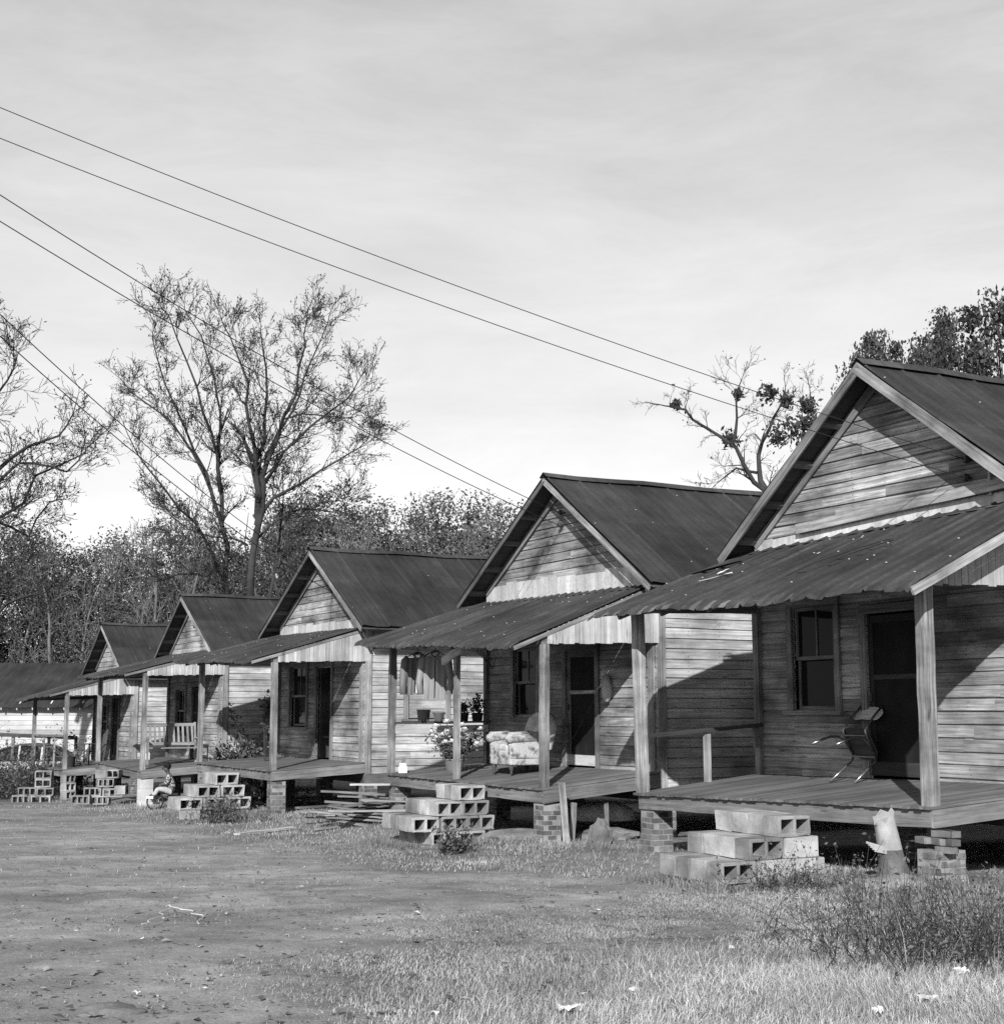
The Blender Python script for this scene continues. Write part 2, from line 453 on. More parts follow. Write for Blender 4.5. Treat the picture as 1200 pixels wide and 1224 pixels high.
def siding(mb, P, lim, z0, z1, openings, e=.155, tone=(.8, 1.17), joint=2.6, mi=0, nails=None):
    """P(a, out, z) -> point; lim(z) -> (a0, a1)"""
    z = z0
    while z < z1:
        hgt = e * random.uniform(.94, 1.06); zt = min(z + hgt, z1)
        lo0, hi0 = lim(z); lo1, hi1 = lim(zt + .015)
        if hi0 - lo0 < .06: break
        if hi1 < lo1: lo1 = hi1 = (lo1 + hi1) / 2
        mid = (z + zt) / 2
        cuts = [(o[0], o[1]) for o in openings if o[2] - .02 < mid < o[3] + .02]
        iv = [(lo0, hi0)]
        for c in cuts:
            nx = []
            for a, b in iv:
                if c[1] <= a or c[0] >= b: nx.append((a, b)); continue
                if c[0] > a: nx.append((a, c[0]))
                if c[1] < b: nx.append((c[1], b))
            iv = nx
        for a, b in iv:
            ks = [a]; p = a + random.uniform(.8, joint * 1.6)
            while p < b - .5: ks.append(p); p += random.uniform(joint * .7, joint * 1.8)
            ks.append(b)
            for k in range(len(ks) - 1):
                q0, q1 = ks[k] + .0015 * (k > 0), ks[k + 1] - .0015 * (k < len(ks) - 2)
                def up(q):
                    f = (q - lo0) / max(hi0 - lo0, 1e-6)
                    return q if abs(lo1 - lo0) + abs(hi1 - hi0) < 1e-6 else max(min(q, hi1), lo1)
                tl = random.uniform(-.006, .006); tr = random.uniform(-.006, .006); ob = .026 + random.uniform(-.003, .006)
                ob2 = ob + random.uniform(-.003, .004)
                u0, u1 = up(q0), up(q1)
                gp = .017 + random.uniform(-.004, .006); zc = zt - gp
                fc = (zc - z) / (zt - z); m0, m1 = q0 + (u0 - q0) * fc, q1 + (u1 - q1) * fc
                pts = [P(q0, 0, z + tl), P(q0, ob, z + tl), P(m0, ob - .004, zc), P(m0, 0, zc),
                       P(q1, 0, z + tr), P(q1, ob2, z + tr), P(m1, ob2 - .004, zc), P(m1, 0, zc)]
                tn = random.uniform(*tone)
                if random.random() < .1: tn *= random.choice((.7, 1.2))
                mb.hexa(pts, tn, mi)
                if nails is not None:
                    for q in np.arange(.15, 12, .61):
                        if q0 + .03 < q < q1 - .03 and random.random() < .75:
                            for zf in (.28, .72):
                                cpt = P(q + random.uniform(-.012, .012), ob + .001, z + (zc - z) * zf); a_ = (P(1, 0, 0) - P(0, 0, 0)) * .006
                                mb.face([cpt - a_ + Vector((0, 0, -.006)), cpt + a_ + Vector((0, 0, -.006)), cpt + a_ + Vector((0, 0, .006)), cpt - a_ + Vector((0, 0, .006))], None, 1., nails)
                mb.hexa([P(m0, -.012, zc - .01), P(m0, .004, zc - .01), P(u0, .004, zt + .01), P(u0, -.012, zt + .01), P(m1, -.012, zc - .01), P(m1, .004, zc - .01), P(u1, .004, zt + .01), P(u1, -.012, zt + .01)], tn, mi)
        z = zt

def brick_pier(h, name, s, d, ztop, zbot, w=.4, tilt=(0, 0), mats=('brick', 'mortar'), loose=False, parent=None, white=False):
    mb = MB(); c = lp(h, s, d, zbot - .12); H_ = ztop - zbot + .12
    ch = .072; n = int(H_ / ch)
    sk = lambda z: Vector((tilt[0] * z, tilt[1] * z, 0))
    if white:
        mb.box(c + Vector((0, 0, H_ / 2)), w, w, H_, 1, 0); 
        for k in range(3): mb.box(c + Vector((0, 0, H_ * (k + .5) / 3)), w + .012, w + .012, H_ / 3 - .012, random.uniform(.9, 1.1), 0)
        return mb.build(name, 'whitewash', parent)
    for k in range(n):
        z = ch * (k + .5)
        if loose and k >= n - 3:
            for j in range(2 if k == n - 1 else 3):
                mb.box(c + sk(z) + Vector((random.uniform(-.13, .13) + (j - 1) * .09, random.uniform(-.1, .1), z)), .2, .1, .062, random.uniform(.8, 1.5), 0, Matrix.Rotation(random.uniform(-.5, .5), 3, 'Z'))
            continue
        b = w / 2
        L4 = [((-b / 2, -b / 2 - b / 4), 0), ((b / 2, -b / 2 - b / 4), 0), ((-b / 2, b * .75), 0), ((b / 2, b * .75), 0), ((-b * .75, 0), 1), ((b * .75, 0), 1)]
        for (p, r) in L4:
            x, y = p
            sx, sy = (b - .014, b / 2 - .01) if r == 0 else (b / 2 - .01, b - .014)
            if k % 2: x, y, sx, sy = y, x, sy, sx
            j = random.uniform(-.004, .004)
            tn = random.uniform(.6, 1.35); 
            if loose and random.random() < .45: tn = random.uniform(2., 3.2)
            mb.box(c + sk(z) + Vector((x + j, y + j, z)), sx, sy, ch - .013, tn, 0, Matrix.Rotation(random.uniform(-.02, .02), 3, 'Z'))
    hc = H_ - (3 * ch if loose else .02)
    ww = w - .016
    P = []
    for z in (0, hc):
        o = c + sk(z) + Vector((0, 0, z))
        P += [o + Vector((-ww / 2, -ww / 2, 0)), o + Vector((ww / 2, -ww / 2, 0)), o + Vector((ww / 2, ww / 2, 0)), o + Vector((-ww / 2, ww / 2, 0))]
    mb.hexa(P, 1, 1)
    return mb.build(name, list(mats), parent)

def window_part(h, root, a0, a1, z0, z1, P, sidevec, outv, name='window', boarded=False):
    """P(a, out, z)"""
    mb = MB(); cw = .105
    am = (a0 + a1) / 2
    tn = random.uniform(.75, 1.)
    for q in (a0 - cw / 2, a1 + cw / 2): mb.plank(P(q, .05, z0 - .02), P(q, .05, z1 + .0), sidevec, cw, .03, 3, .002, tn)
    mb.plank(P(a0 - cw, .052, z1 + cw / 2), P(a1 + cw, .052, z1 + cw / 2), (0, 0, 1), cw, .03, 1, 0, tn)
    w = mb.build(name, 'trim', root)
    s2 = MB(); s2.plank(P(a0 - cw - .05, .06, z0 - .045), P(a1 + cw + .05, .06, z0 - .045), (0, 0, 1), .05, .11, 1, 0, tn * .9); s2.build('sill', 'trim', w)
    if boarded:
        b = MB(); n = 6
        for k in range(n):
            zz = z0 + (z1 - z0) * (k + .5) / n
            b.plank(P(a0, .005, zz), P(a1, .005, zz), (0, 0, 1), (z1 - z0) / n - .006, .02, 1, 0)
        b.build('shutter', 'siding', w); return w
    zm = (z0 + z1) / 2 - .02
    for (za, zb, off, mull) in ((zm, z1, -.03, True), (z0, zm + .04, -.065, False)):
        sh = MB(); fw = .045
        for q in (a0 + fw / 2, a1 - fw / 2): sh.plank(P(q, off, za), P(q, off, zb), sidevec, fw, .03, 1, 0, .9)
        for zz in (za + fw / 2, zb - fw / 2): sh.plank(P(a0 + fw, off, zz), P(a1 - fw, off, zz), (0, 0, 1), fw, .03, 1, 0, .9)
        if mull: sh.plank(P(am, off, za + fw), P(am, off, zb - fw), sidevec, .025, .025, 1, 0, .9)
        sh.build('sash', 'trim', w)
    g = MB()
    for (za, zb, off) in ((zm, z1, -.034), (z0, zm, -.069)):
        g.face([P(a0 + .02, off, za + .02), P(a1 - .02, off, za + .02), P(a1 - .02, off, zb - .02), P(a0 + .02, off, zb - .02)])
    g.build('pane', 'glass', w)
    return w

def build_house(h):
    root = empty('cabin', (h.X, h.Y, h.zg), RZ)
    tag(root, h.label, 'cabin', 'cabins in the row')
    h.root = root
    X, Yv, Zv = Vector((1, 0, 0)), Vector((0, 1, 0)), Vector((0, 0, 1))
    W, L = h.W, h.L
    D1 = D + L
    zlow = min(h.f[2], h.f[3]) - .22
    # walls ---------------------------------------------------------------
    Pf = lambda a, o, z: lp(h, a, D - o, z)
    def limf(z):
        hi = min(W, s_at(h, z + .07, 1)); lo = max(0., s_at(h, z + .07, -1)); return lo, hi
    ops = [(w[0], w[1], w[2], w[3]) for w in h.win] + [(h.door[0], h.door[1], -9, h.door[2])]
    mb = MB(); zs = min(h.pt) + .02
    nl = 2 if h.i < 3 else None
    siding(mb, Pf, lambda z: (0., W), zlow, zs, ops, nails=nl)
    siding(mb, Pf, limf, zs, h.za - .1, [], .148 if h.i == 1 else .155, (.72, 1.25), 3.4, 1, nl)
    mb.build('front_wall', ['siding', 'siding_gable', 'iron'], root)
    Pr = lambda a, o, z: lp(h, -o, a, z)
    mb = MB(); siding(mb, Pr, lambda z: (D, D1), zlow, rz_(h, 0) - .05, [(w[0], w[1], w[2], w[3]) for w in h.sidewin], tone=(.86, 1.14), nails=1 if h.i in (2, 3) else None); mb.build('side_wall', ['siding_side', 'iron'], root)
    Pl = lambda a, o, z: lp(h, W + o, a, z)
    mb = MB(); siding(mb, Pl, lambda z: (D, D1), zlow, rz_(h, W) - .05, [], tone=(.86, 1.14), joint=6); mb.build('side_wall', 'siding_side', root)
    Pb = lambda a, o, z: lp(h, a, D1 + o, z)
    mb = MB(); siding(mb, Pb, limf, zlow, h.za - .1, [], .3, joint=6); mb.build('rear_wall', 'siding', root)
    # inside floor and a partition so that rooms read dark
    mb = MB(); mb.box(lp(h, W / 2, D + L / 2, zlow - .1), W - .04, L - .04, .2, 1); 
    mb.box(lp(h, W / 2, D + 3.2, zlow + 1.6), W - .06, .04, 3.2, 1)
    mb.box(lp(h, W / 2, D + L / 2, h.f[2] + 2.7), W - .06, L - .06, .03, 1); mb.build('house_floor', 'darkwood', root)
    # corner boards
    for (s, d, wd, th, sv) in ((.0, D, .16, .03, 0), (W - .05, D, .12, .1, 0), (-.0, D, .14, .03, 1), (-.0, D1, .14, .03, 1)):
        mb = MB(); zt = (rz_(h, s) - .1) if sv else min(h.pt) - .1
        if sv: mb.plank(lp(h, -.05, d + .07, zlow - .05), lp(h, -.05, d + .07, zt), Yv, wd, th, 6, .002, 1.05)
        else: mb.plank(lp(h, s + wd / 2 - .0, d - .04, fz(h, s, D) - .02), lp(h, s + wd / 2, d - .04, zt), X, wd, th, 6, .003, .8 if s > 1 else 1.05)
        mb.build('corner_board', 'trim', root)
    # windows and door
    for w in h.win: window_part(h, root, w[0], w[1], w[2], w[3], Pf, X, Yv)
    for w in h.sidewin: window_part(h, root, w[0], w[1], w[2], w[3], Pr, Yv, X, boarded=True)
    a0, a1, zt = h.door; zb = fz(h, (a0 + a1) / 2, D)
    mb = MB()
    for q in (a0 - .055, a1 + .055): mb.plank(Pf(q, .05, zb), Pf(q, .05, zt + .0), X, .11, .03, 4, .002, .85)
    mb.plank(Pf(a0 - .11, .053, zt + .055), Pf(a1 + .11, .053, zt + .055), Zv, .11, .03, 1, 0, .8)
    fr = mb.build('door_frame', 'trim', root)
    if h.i in (1, 2, 4, 5):
        dr = MB(); o = .0; fw = .085
        lower = 'whitepaint' if h.i == 2 else 'doorwood'
        mm = 1 if h.i == 2 else 0
        fm = 'trim' if h.i == 2 else 'doorwood'
        dr.plank(Pf(a0 + fw / 2, o, zb + .03), Pf(a0 + fw / 2, o, zt - .02), X, fw, .028, 1, 0, .8); dr.plank(Pf(a1 - fw / 2, o, zb + .03), Pf(a1 - fw / 2, o, zt - .02), X, fw, .028, 1, 0, .8)
        dr.plank(Pf(a0 + fw, o, zt - .07), Pf(a1 - fw, o, zt - .07), Zv, .09, .028, 1, 0, .8)
        dr.plank(Pf(a0 + fw, o, zb + 1.25), Pf(a1 - fw, o, zb + 1.25), Zv, .06, .026, 1, 0, 1.4)
        dr.plank(Pf(a0 + fw * 0, o + .005, zb + .12), Pf(a1 - fw * 0, o + .005, zb + .12), Zv, .17, .03, 1, 0, 1., mm)
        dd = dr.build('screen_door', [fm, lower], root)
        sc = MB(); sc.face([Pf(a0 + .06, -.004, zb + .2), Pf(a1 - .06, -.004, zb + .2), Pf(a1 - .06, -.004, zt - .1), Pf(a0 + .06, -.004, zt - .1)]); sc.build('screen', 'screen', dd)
        hn = MB(); hn.box(Pf(a1 - .045, .03, zb + 1.0), .03, .03, .1); hn.build('handle', 'iron', dd)
    else:
        dr = MB(); P0 = Pf(a1 - .03, -.03, zb + .02); v = Vector((-.35, .93, 0)).normalized()
        for k in range(6): dr.plank(P0 + v * (.075 + .15 * k), P0 + v * (.075 + .15 * k) + Vector((0, 0, zt - zb - .06)), v, .146, .03, 1, 0, .6)
        dr.build('door', 'trim', root)
    # main roof ------------------------------------------------------------
    d0, d1 = D - .42, D1 + .3
    ts = []; k = d0
    ribs = np.arange(d0 + .04, d1, .62)
    for r in ribs: ts += [(r - .03, 0), (r, .028), (r + .03, 0), (r + .31, -.004)]
    ts = [(d0, .01)] + [x for x in ts if d0 < x[0] < d1] + [(d1, 0)]
    ph = random.random() * 9
    mb = MB(); nq = 9
    for side in (1, -1):
        e = h.sl if side > 0 else h.sr
        rows = []
        for q in range(nq + 1):
            f = q / nq; s = h.sa + (e[0] - h.sa) * f; z = h.za + (e[1] - h.za) * f
            row = []
            for (tt, hh) in ts:
                sag = -.035 * math.sin(PI * f) * (.5 + .5 * math.sin(tt * .9 + ph)) + .006 * math.sin(tt * 3.1 + f * 7 + ph)
                if q == nq: sag += random.uniform(-.02, .006)
                sag += .012 * (q >= 5) + (random.uniform(-.006, .006) if q in (4, 5) else 0)
                row.append(lp(h, s, tt, z + .03 + hh + sag))
            rows.append(row)
        Ls = math.hypot(e[0] - h.sa, e[1] - h.za)
        pan = [random.uniform(.82, 1.2) for _ in range(60)]
        mb.grid(rows, lambda r, c: (ts[c][0] + ph, r / nq * Ls), tone=lambda r, c: pan[(c + 2) // 4 + (29 if r >= 4 else 0)], mi=0, flip=side > 0)
        # boarded underside
        mb.face([lp(h, h.sa, d0 + .03, h.za - .035), lp(h, e[0], d0 + .03, e[1] - .035), lp(h, e[0], d1, e[1] - .035), lp(h, h.sa, d1, h.za - .035)], tone=.9, mi=1)
        for rr in ribs:
            for q in range(1, 9):
                if random.random() < .16:
                    f = (q + random.uniform(-.3, .3)) / 9; tt = rr + random.choice((-.04, .04))
                    if not d0 < tt < d1: continue
                    p = lp(h, h.sa + (e[0] - h.sa) * f, tt, h.za + (e[1] - h.za) * f + .035)
                    mb.box(p, .016, .016, .008, 1, 2)
    roof = mb.build('roof', ['roof', 'darkwood', 'nail'], root, recalc=False)
    cap = MB()
    nseg = 14
    for sd in (1, -1):
        rows = []
        for k in range(nseg + 1):
            tt = d0 - .02 + (d1 - d0) * k / nseg; zz = h.za + .075 + .012 * math.sin(k * 1.7 + ph)
            e = h.sl if sd > 0 else h.sr; sl = (h.za - e[1]) / abs(e[0] - h.sa)
            rows.append([lp(h, h.sa, tt, zz + .01), lp(h, h.sa + sd * .13, tt, zz - .13 * sl + random.uniform(-.008, .008))])
        cap.grid(rows, lambda r, c: (r * .6, c * .1), tone=lambda r, c: random.uniform(.8, 1.3))
    cap.build('ridge_cap', 'porchroof', roof, recalc=False)
    # rake boards, wall rake trim, lookouts
    for e in (h.sl, h.sr):
        mb = MB()
        dirv = (lp(h, e[0], 0, e[1]) - lp(h, h.sa, 0, h.za)).normalized(); nrm = dirv.cross(Yv).normalized()
        if nrm.z > 0: nrm = -nrm
        a = lp(h, h.sa, d0 + .0, h.za + .015) + nrm * .075; b = lp(h, e[0], d0 + .0, e[1] + .015) + nrm * .075
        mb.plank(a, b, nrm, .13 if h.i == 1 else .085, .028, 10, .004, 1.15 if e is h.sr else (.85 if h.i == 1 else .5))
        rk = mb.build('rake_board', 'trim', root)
        mb = MB()
        ee = W if e is h.sl else 0.
        za_ = rz_(h, ee) - .13
        mb.plank(lp(h, h.sa, D - .055, h.za - .16), lp(h, ee, D - .055, za_), nrm, .12, .03, 4, .003, .9)
        mb.build('gable_trim', 'trim', root)
        for f in (.25, .45, .66, .86):
            mb = MB()
            s = h.sa + (e[0] - h.sa) * f; zz = h.za + (e[1] - h.za) * f - .085
            mb.plank(lp(h, s, d0 + .03, zz), lp(h, s, D - .03, zz), dirv, .08, .07, 1, 0, .7)
            mb.build('lookout', 'beam', root)
    # flashing -------------------------------------------------------------
    mb = MB(); k = 0.
    while k < W:
        wdt = random.uniform(.35, .62); a, b = k, min(k + wdt, W)
        def zlo(s): return (h.pt[0] * (1 - s / W) + h.pt[1] * s / W) - .02
        hf = h.flash * random.uniform(.88, 1.1)
        pa = [lp(h, a, D - .06, zlo(a)), lp(h, b + .01, D - .06, zlo(b)), lp(h, b + .01, D - .045, min(zlo(b) + hf, rz_(h, b) - .05)), lp(h, a, D - .045, min(zlo(a) + hf, rz_(h, a) - .05))]
        mb.face(pa, tone=random.uniform(.8, 1.2)); 
        mb.face([lp(h, a, D - .06, zlo(a)), lp(h, b + .01, D - .06, zlo(b)), lp(h, b + .01, D - .25, pz(h, b, D - .25) + .045), lp(h, a, D - .25, pz(h, a, D - .25) + .045)], tone=random.uniform(.35, .8))
        k = b
    mb.build('flashing', 'galv', root, recalc=False)
    if h.i == 1:
        mb = MB(); mb.plank(lp(h, 4.25, D - .1, zlo(4.3) + .21), lp(h, -.3, D - .1, zlo(0) + .24), Zv, .13, .045, 8, .006, 1.3); mb.build('skirt_board', 'trim', root)
    # porch roof -----------------------------------------------------------
    s0, s1 = -h.ov[0], W + h.ov[1]
    mb = MB(); per = .29 if h.i == 1 else .24
    ss = []
    x = s0 + .02
    while x < s1:
        ss += [(x, 0), (x + .035, .024), (x + .07, 0), (x + per * .6, -.002)]; x += per
    ss = [(s0, 0)] + [q for q in ss if s0 < q[0] < s1] + [(s1, 0)]
    nq = 12; rows = []
    edge = [random.uniform(-.03, .03) for _ in ss]
    pan = [random.uniform(.8, 1.25) for _ in range(80)]
    wob = random.random() * 9
    for q in range(nq + 1):
        f = q / nq; f = (0 if q == 0 else (q - 1 + .45) / (nq - .55)); d = -.55 + (D - .02 + .55) * f; row = []
        for j, (s, hh) in enumerate(ss):
            z = pz(h, s, d) + hh + .03
            z += .018 * math.sin(s * 1.7 + wob) * (1 - f) + .006 * math.sin(s * 4.3 + d * 3 + wob)
            if q == 0: z += edge[j] * .5 - .022 + .012 * math.sin(s * 5 + wob); dd = d - abs(edge[j])
            else: dd = d
            row.append(lp(h, s, dd, z))
        rows.append(row)
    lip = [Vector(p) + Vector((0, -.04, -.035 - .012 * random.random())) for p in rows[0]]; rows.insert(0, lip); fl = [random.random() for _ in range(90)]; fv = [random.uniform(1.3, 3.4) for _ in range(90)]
    flare = lambda c: fv[c // 4] if (c % 4 in (2, 3) and fl[c // 4] < ((.8 if ss[c][0] > 1.4 else .3) if h.i == 1 else .12)) else random.uniform(.8, 1.2)  # some eave ends toned paler: galvanised wear plus a glint put into the colour
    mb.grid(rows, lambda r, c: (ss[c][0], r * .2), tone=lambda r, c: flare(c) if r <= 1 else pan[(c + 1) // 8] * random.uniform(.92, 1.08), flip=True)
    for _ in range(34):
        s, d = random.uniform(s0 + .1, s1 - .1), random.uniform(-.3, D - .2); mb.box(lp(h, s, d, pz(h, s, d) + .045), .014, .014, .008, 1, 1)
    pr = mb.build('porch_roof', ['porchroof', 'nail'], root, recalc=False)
    for s in np.linspace(.15, W - .15, 6):
        mb = MB(); mb.plank(lp(h, s, -.45, pz(h, s, -.45) - .06), lp(h, s, D - .02, pz(h, s, D) - .06), Zv, .1, .05, 1, 0, .8); mb.build('rafter', 'beam', root)
    for d in (-.46, .35, 1.0, 1.6):
        mb = MB(); mb.plank(lp(h, s0 + .04, d, pz(h, s0, d) - .03), lp(h, s1 - .04, d, pz(h, s1, d) - .03), Yv, .1, .022, 1, 0, .8); mb.build('purlin', 'beam', root)
    mb = MB()   # end rake of the porch roof
    mb.plank(lp(h, s0 + .005, -.54, pz(h, s0, -.54) - .035), lp(h, s0 + .005, D - .05, pz(h, s0, D - .05) - .035), Zv, .09 if h.i == 1 else .06, .028, 4, .003, 1.2 if h.i in (1,) else .8); mb.build('rake_board', 'trim', root)
    # porch header, end panel, posts
    zh = lambda s: pz(h, s, 0) - .115
    mb = MB(); mb.plank(lp(h, -.03, 0, zh(0)), lp(h, W + .05, 0, zh(W)), Zv, .13, .1, 6, .004, .8); mb.build('porch_beam', 'beam', root)
    for s in (0., W):
        mb = MB(); mb.plank(lp(h, s, .05, zh(s)), lp(h, s, D - .05, zh(s) + .06), Zv, .1, .08, 2, .003, .8); mb.build('porch_beam', 'beam', root)
    mb = MB(); d = .03; zb0 = zh(0) - .06
    while d < D - .03:
        wd = random.uniform(.075, .115); dm = d + wd / 2
        zt = pz(h, 0, dm) - .014; zb_ = zb0 + .05 * dm / D + random.uniform(-.012, .012)
        if zt - zb_ > .04: mb.plank(lp(h, -.062, dm, zb_), lp(h, -.062, dm, zt), Yv, wd - .006, .02, 2, .002, random.uniform(.8, 1.25))
        d += wd
    mb.build('end_panel', 'pale', root)
    for s in h.posts:
        mb = MB(); p0 = lp(h, s, 0., fz(h, s, 0) - .01); p1 = lp(h, s, .0, zh(s) - .065)
        dx = random.uniform(-.02, .02); p1 = p1 + Vector((0, dx, 0))
        wdt = .13 if h.i == 1 else .115
        if s == h.posts[1] and len(h.posts) == 3: wdt = .09
        lean = .06 if (h.i == 1 and s > 1) else 0
        p1 = p1 + Vector((0, -lean, 0))
        mb.plank(p0, p1, X, wdt, wdt, 16, .0045, random.uniform(.9, 1.15)); mb.build('porch_post', 'post', root)
    # porch floor -----------------------------------------------------------
    mb = MB(); s = -.09
    while s < W + .06:
        wd = random.uniform(.085, .105); e0 = -.1 + random.uniform(-.018, .014)
        sm = s + wd / 2; n = 4; pts = []
        mb.plank(lp(h, sm, e0, fz(h, sm, e0) - .014 + random.uniform(-.004, .004)), lp(h, sm, D - .012, fz(h, sm, D) - .014), X, wd - .004, .028, 3, .0015, random.uniform(.75, 1.25))
        s += wd
    mb.build('porch_floor', 'floor', root)
    mb = MB(); mb.plank(lp(h, -.05, -.02, fz(h, 0, 0) - .125), lp(h, W + .02, -.02, fz(h, W, 0) - .125), Zv, .18, .07, 12, .005, 1.); mb.build('porch_sill', 'beam', root)
    for s in (-.055, W - .02):
        mb = MB(); mb.plank(lp(h, s, -.055, fz(h, 0 if s < 1 else W, 0) - .125), lp(h, s, D, fz(h, 0 if s < 1 else W, D) - .135), Zv, .19, .05, 6, .004, .95); mb.build('porch_sill', 'beam', root)
    for d in (.5, 1.0, 1.5):
        mb = MB(); mb.plank(lp(h, -.02, d, fz(h, 0, d) - .1), lp(h, W - .05, d, fz(h, W, d) - .1), Zv, .12, .05, 1, 0, .6); mb.build('floor_joist', 'darkwood', root)
    # house sill
    mb = MB(); mb.plank(lp(h, -.02, D, zlow - .1), lp(h, -.02, D1, zlow - .1), Zv, .2, .1, 6, .003, .7); mb.build('house_sill', 'beam', root); mb = MB(); mb.plank(lp(h, W + .02, D, zlow - .1), lp(h, W + .02, D1, zlow - .1), Zv, .2, .1, 6, .003, .7)
    mb.build('house_sill', 'beam', root)
    # piers
    def zgw(s, d): p = wp(h, s, d, 0); return gz(p.x, p.y)
    fr_ = [(.12 if h.i > 1 else -.04, .12 if h.i > 1 else .06)] + ([(W - .14, .12)])
    for (s, d) in fr_:
        loose = (h.i == 1 and s < 1)
        brick_pier(h, 'brick_pier' if not (h.i == 4 and s < 1) else 'painted_pier', s, d, fz(h, s, d) - .215, zgw(s, d), .31 if not loose else .34, ((.08, -.05) if loose else (0, 0)), loose=loose, parent=root, white=(h.i == 4 and s < 1))
    for (s, d) in ((.1, D + .15), (W - .15, D + .15), (.1, D + L * .5), (W - .15, D + L * .5), (.1, D1 - .2), (W - .15, D1 - .2), (W / 2, D + .15)):
        if d > D + 1 and s > 1 : continue
        brick_pier(h, 'brick_pier', s, d, zlow - .2, zgw(s, d), .31, parent=root)
    # insulators on the gable
    si = {1: 1.15, 2: 2.72, 3: 1.75, 4: 2.3, 5: 2.6}[h.i]; zi = {1: 4.52, 2: 5.02, 3: 4.5, 4: 4.1, 5: 3.8}[h.i]
    h.ins = []
    for k in range(2):
        mb = MB(); s_, z_ = si + .03 * k, zi - .21 * k
        zz = lp(h, s_, D - .03, z_)
        mb.tube([zz, zz + Vector((0, -.05, 0)), zz + Vector((0, -.051, 0)), zz + Vector((0, -.075, 0)), zz + Vector((0, -.12, 0))], [.018, .02, .045, .05, .035], 10)
        mb.build('insulator', 'iron', root); h.ins.append(wp(h, s_, D - .15, z_))
    if h.i == 1:
        mb = MB(); c = lp(h, .85, D - .05, 0); z0 = 4.46 - h.zg
        mb.tube([c + Vector((-.2, 0, z0)), c + Vector((-.1, -.01, z0)), c + Vector((-.03, -.015, z0 - .03)), c + Vector((0, -.015, z0 - .12)), c + Vector((0, -.015, z0 - .5))], .02, 8); mb.build('conduit', 'galv', root)
        # left railing
        mb = MB(); z0 = 1.27; z1 = 1.41
        mb.plank(lp(h, W, .06, z0), lp(h, W, D - .05, z1), X, .14, .045, 6, .003, .55); rl = mb.build('railing', 'darkwood', root)
        mb = MB(); mb.plank(lp(h, W, 1.05, fz(h, W, 1.05)), lp(h, W, 1.05, 1.31), Yv, .09, .05, 3, .002, 1.1); mb.build('baluster', 'trim', rl)
        mb = MB(); mb.plank(lp(h, W, D - .1, 1.1), lp(h, W, D - .1, 1.4), Yv, .1, .05, 2, .002, .8); mb.build('bracket', 'trim', rl)
    if h.i == 2:
        mb = MB(); zt = 1.40
        mb.plank(lp(h, W, .03, zt - .02), lp(h, W, D - .04, zt), X, .24, .035, 4, .003, .45); rl = mb.build('shelf_rail', 'beam', root)
        mb = MB(); mb.plank(lp(h, W - .06, .05, zt - .14), lp(h, W - .06, D - .05, zt - .12), Zv, .13, .025, 3, .002, 1.3); mb.build('apron_board', 'pale', rl)
    if h.i == 5:
        mb = MB(); mb.plank(lp(h, 0, .0, .84), lp(h, W, .0, .80), Zv, .06, .07, 4, .003, .8); rl = mb.build('railing', 'beam', root)
        for s in (1.7, 3.4):
            mb = MB(); mb.plank(lp(h, s, 0, fz(h, s, 0)), lp(h, s, 0, .8), X, .06, .05, 1, 0, 1.); mb.build('baluster', 'trim', rl)
    return root
for h in HOUSES: build_house(h)
h1, h2, h3, h4, h5 = HOUSES

# ------------------------------------------------------------------ concrete blocks
def block_mesh(name, cores):
    Lb, Hb, Tb = .40, .196, .25 if cores == 2 else .2
    wall = .034
    cw = (Lb - wall * (cores + 1)) / cores
    xs = [0]
    for k in range(cores): xs += [xs[-1] + wall, xs[-1] + wall + cw]
    xs.append(Lb); zs = [0, wall, Hb - wall, Hb]
    bm = bmesh.new(); vd = {}
    def V(i, j, k):
        key = (i, j, k)
        if key not in vd: vd[key] = bm.verts.new((xs[i] - Lb / 2, (k - .5) * Tb, zs[j]))
        return vd[key]
    n = len(xs) - 1
    hole = lambda i, j: j == 1 and i % 2 == 1
    solid = lambda i, j: 0 <= i < n and 0 <= j < 3 and not hole(i, j)
    for i in range(n):
        for j in range(3):
            if not solid(i, j): continue
            bm.faces.new([V(i, j, 0), V(i + 1, j, 0), V(i + 1, j + 1, 0), V(i, j + 1, 0)])
            bm.faces.new([V(i, j + 1, 1), V(i + 1, j + 1, 1), V(i + 1, j, 1), V(i, j, 1)])
            if not solid(i - 1, j): bm.faces.new([V(i, j, 1), V(i, j, 0), V(i, j + 1, 0), V(i, j + 1, 1)])
            if not solid(i + 1, j): bm.faces.new([V(i + 1, j, 0), V(i + 1, j, 1), V(i + 1, j + 1, 1), V(i + 1, j + 1, 0)])
            if not solid(i, j - 1): bm.faces.new([V(i, j, 0), V(i, j, 1), V(i + 1, j, 1), V(i + 1, j, 0)])
            if not solid(i, j + 1): bm.faces.new([V(i, j + 1, 1), V(i, j + 1, 0), V(i + 1, j + 1, 0), V(i + 1, j + 1, 1)])
    bmesh.ops.recalc_face_normals(bm, faces=bm.faces)
    sharp = [e for e in bm.edges if len(e.link_faces) == 2 and e.calc_face_angle() > .5]
    bmesh.ops.bevel(bm, geom=sharp, offset=.005, segments=1, affect='EDGES')
    me = bpy.data.meshes.new(name); bm.to_mesh(me); bm.free()
    a = me.attributes.new('tone', 'FLOAT', 'FACE')
    a.data.foreach_set('value', np.full(len(me.polygons), 1., np.float32)); me.materials.append(M['concrete'])
    return me
BLK2, BLK3 = block_mesh('concrete_block', 2), block_mesh('concrete_block_small_cores', 3)
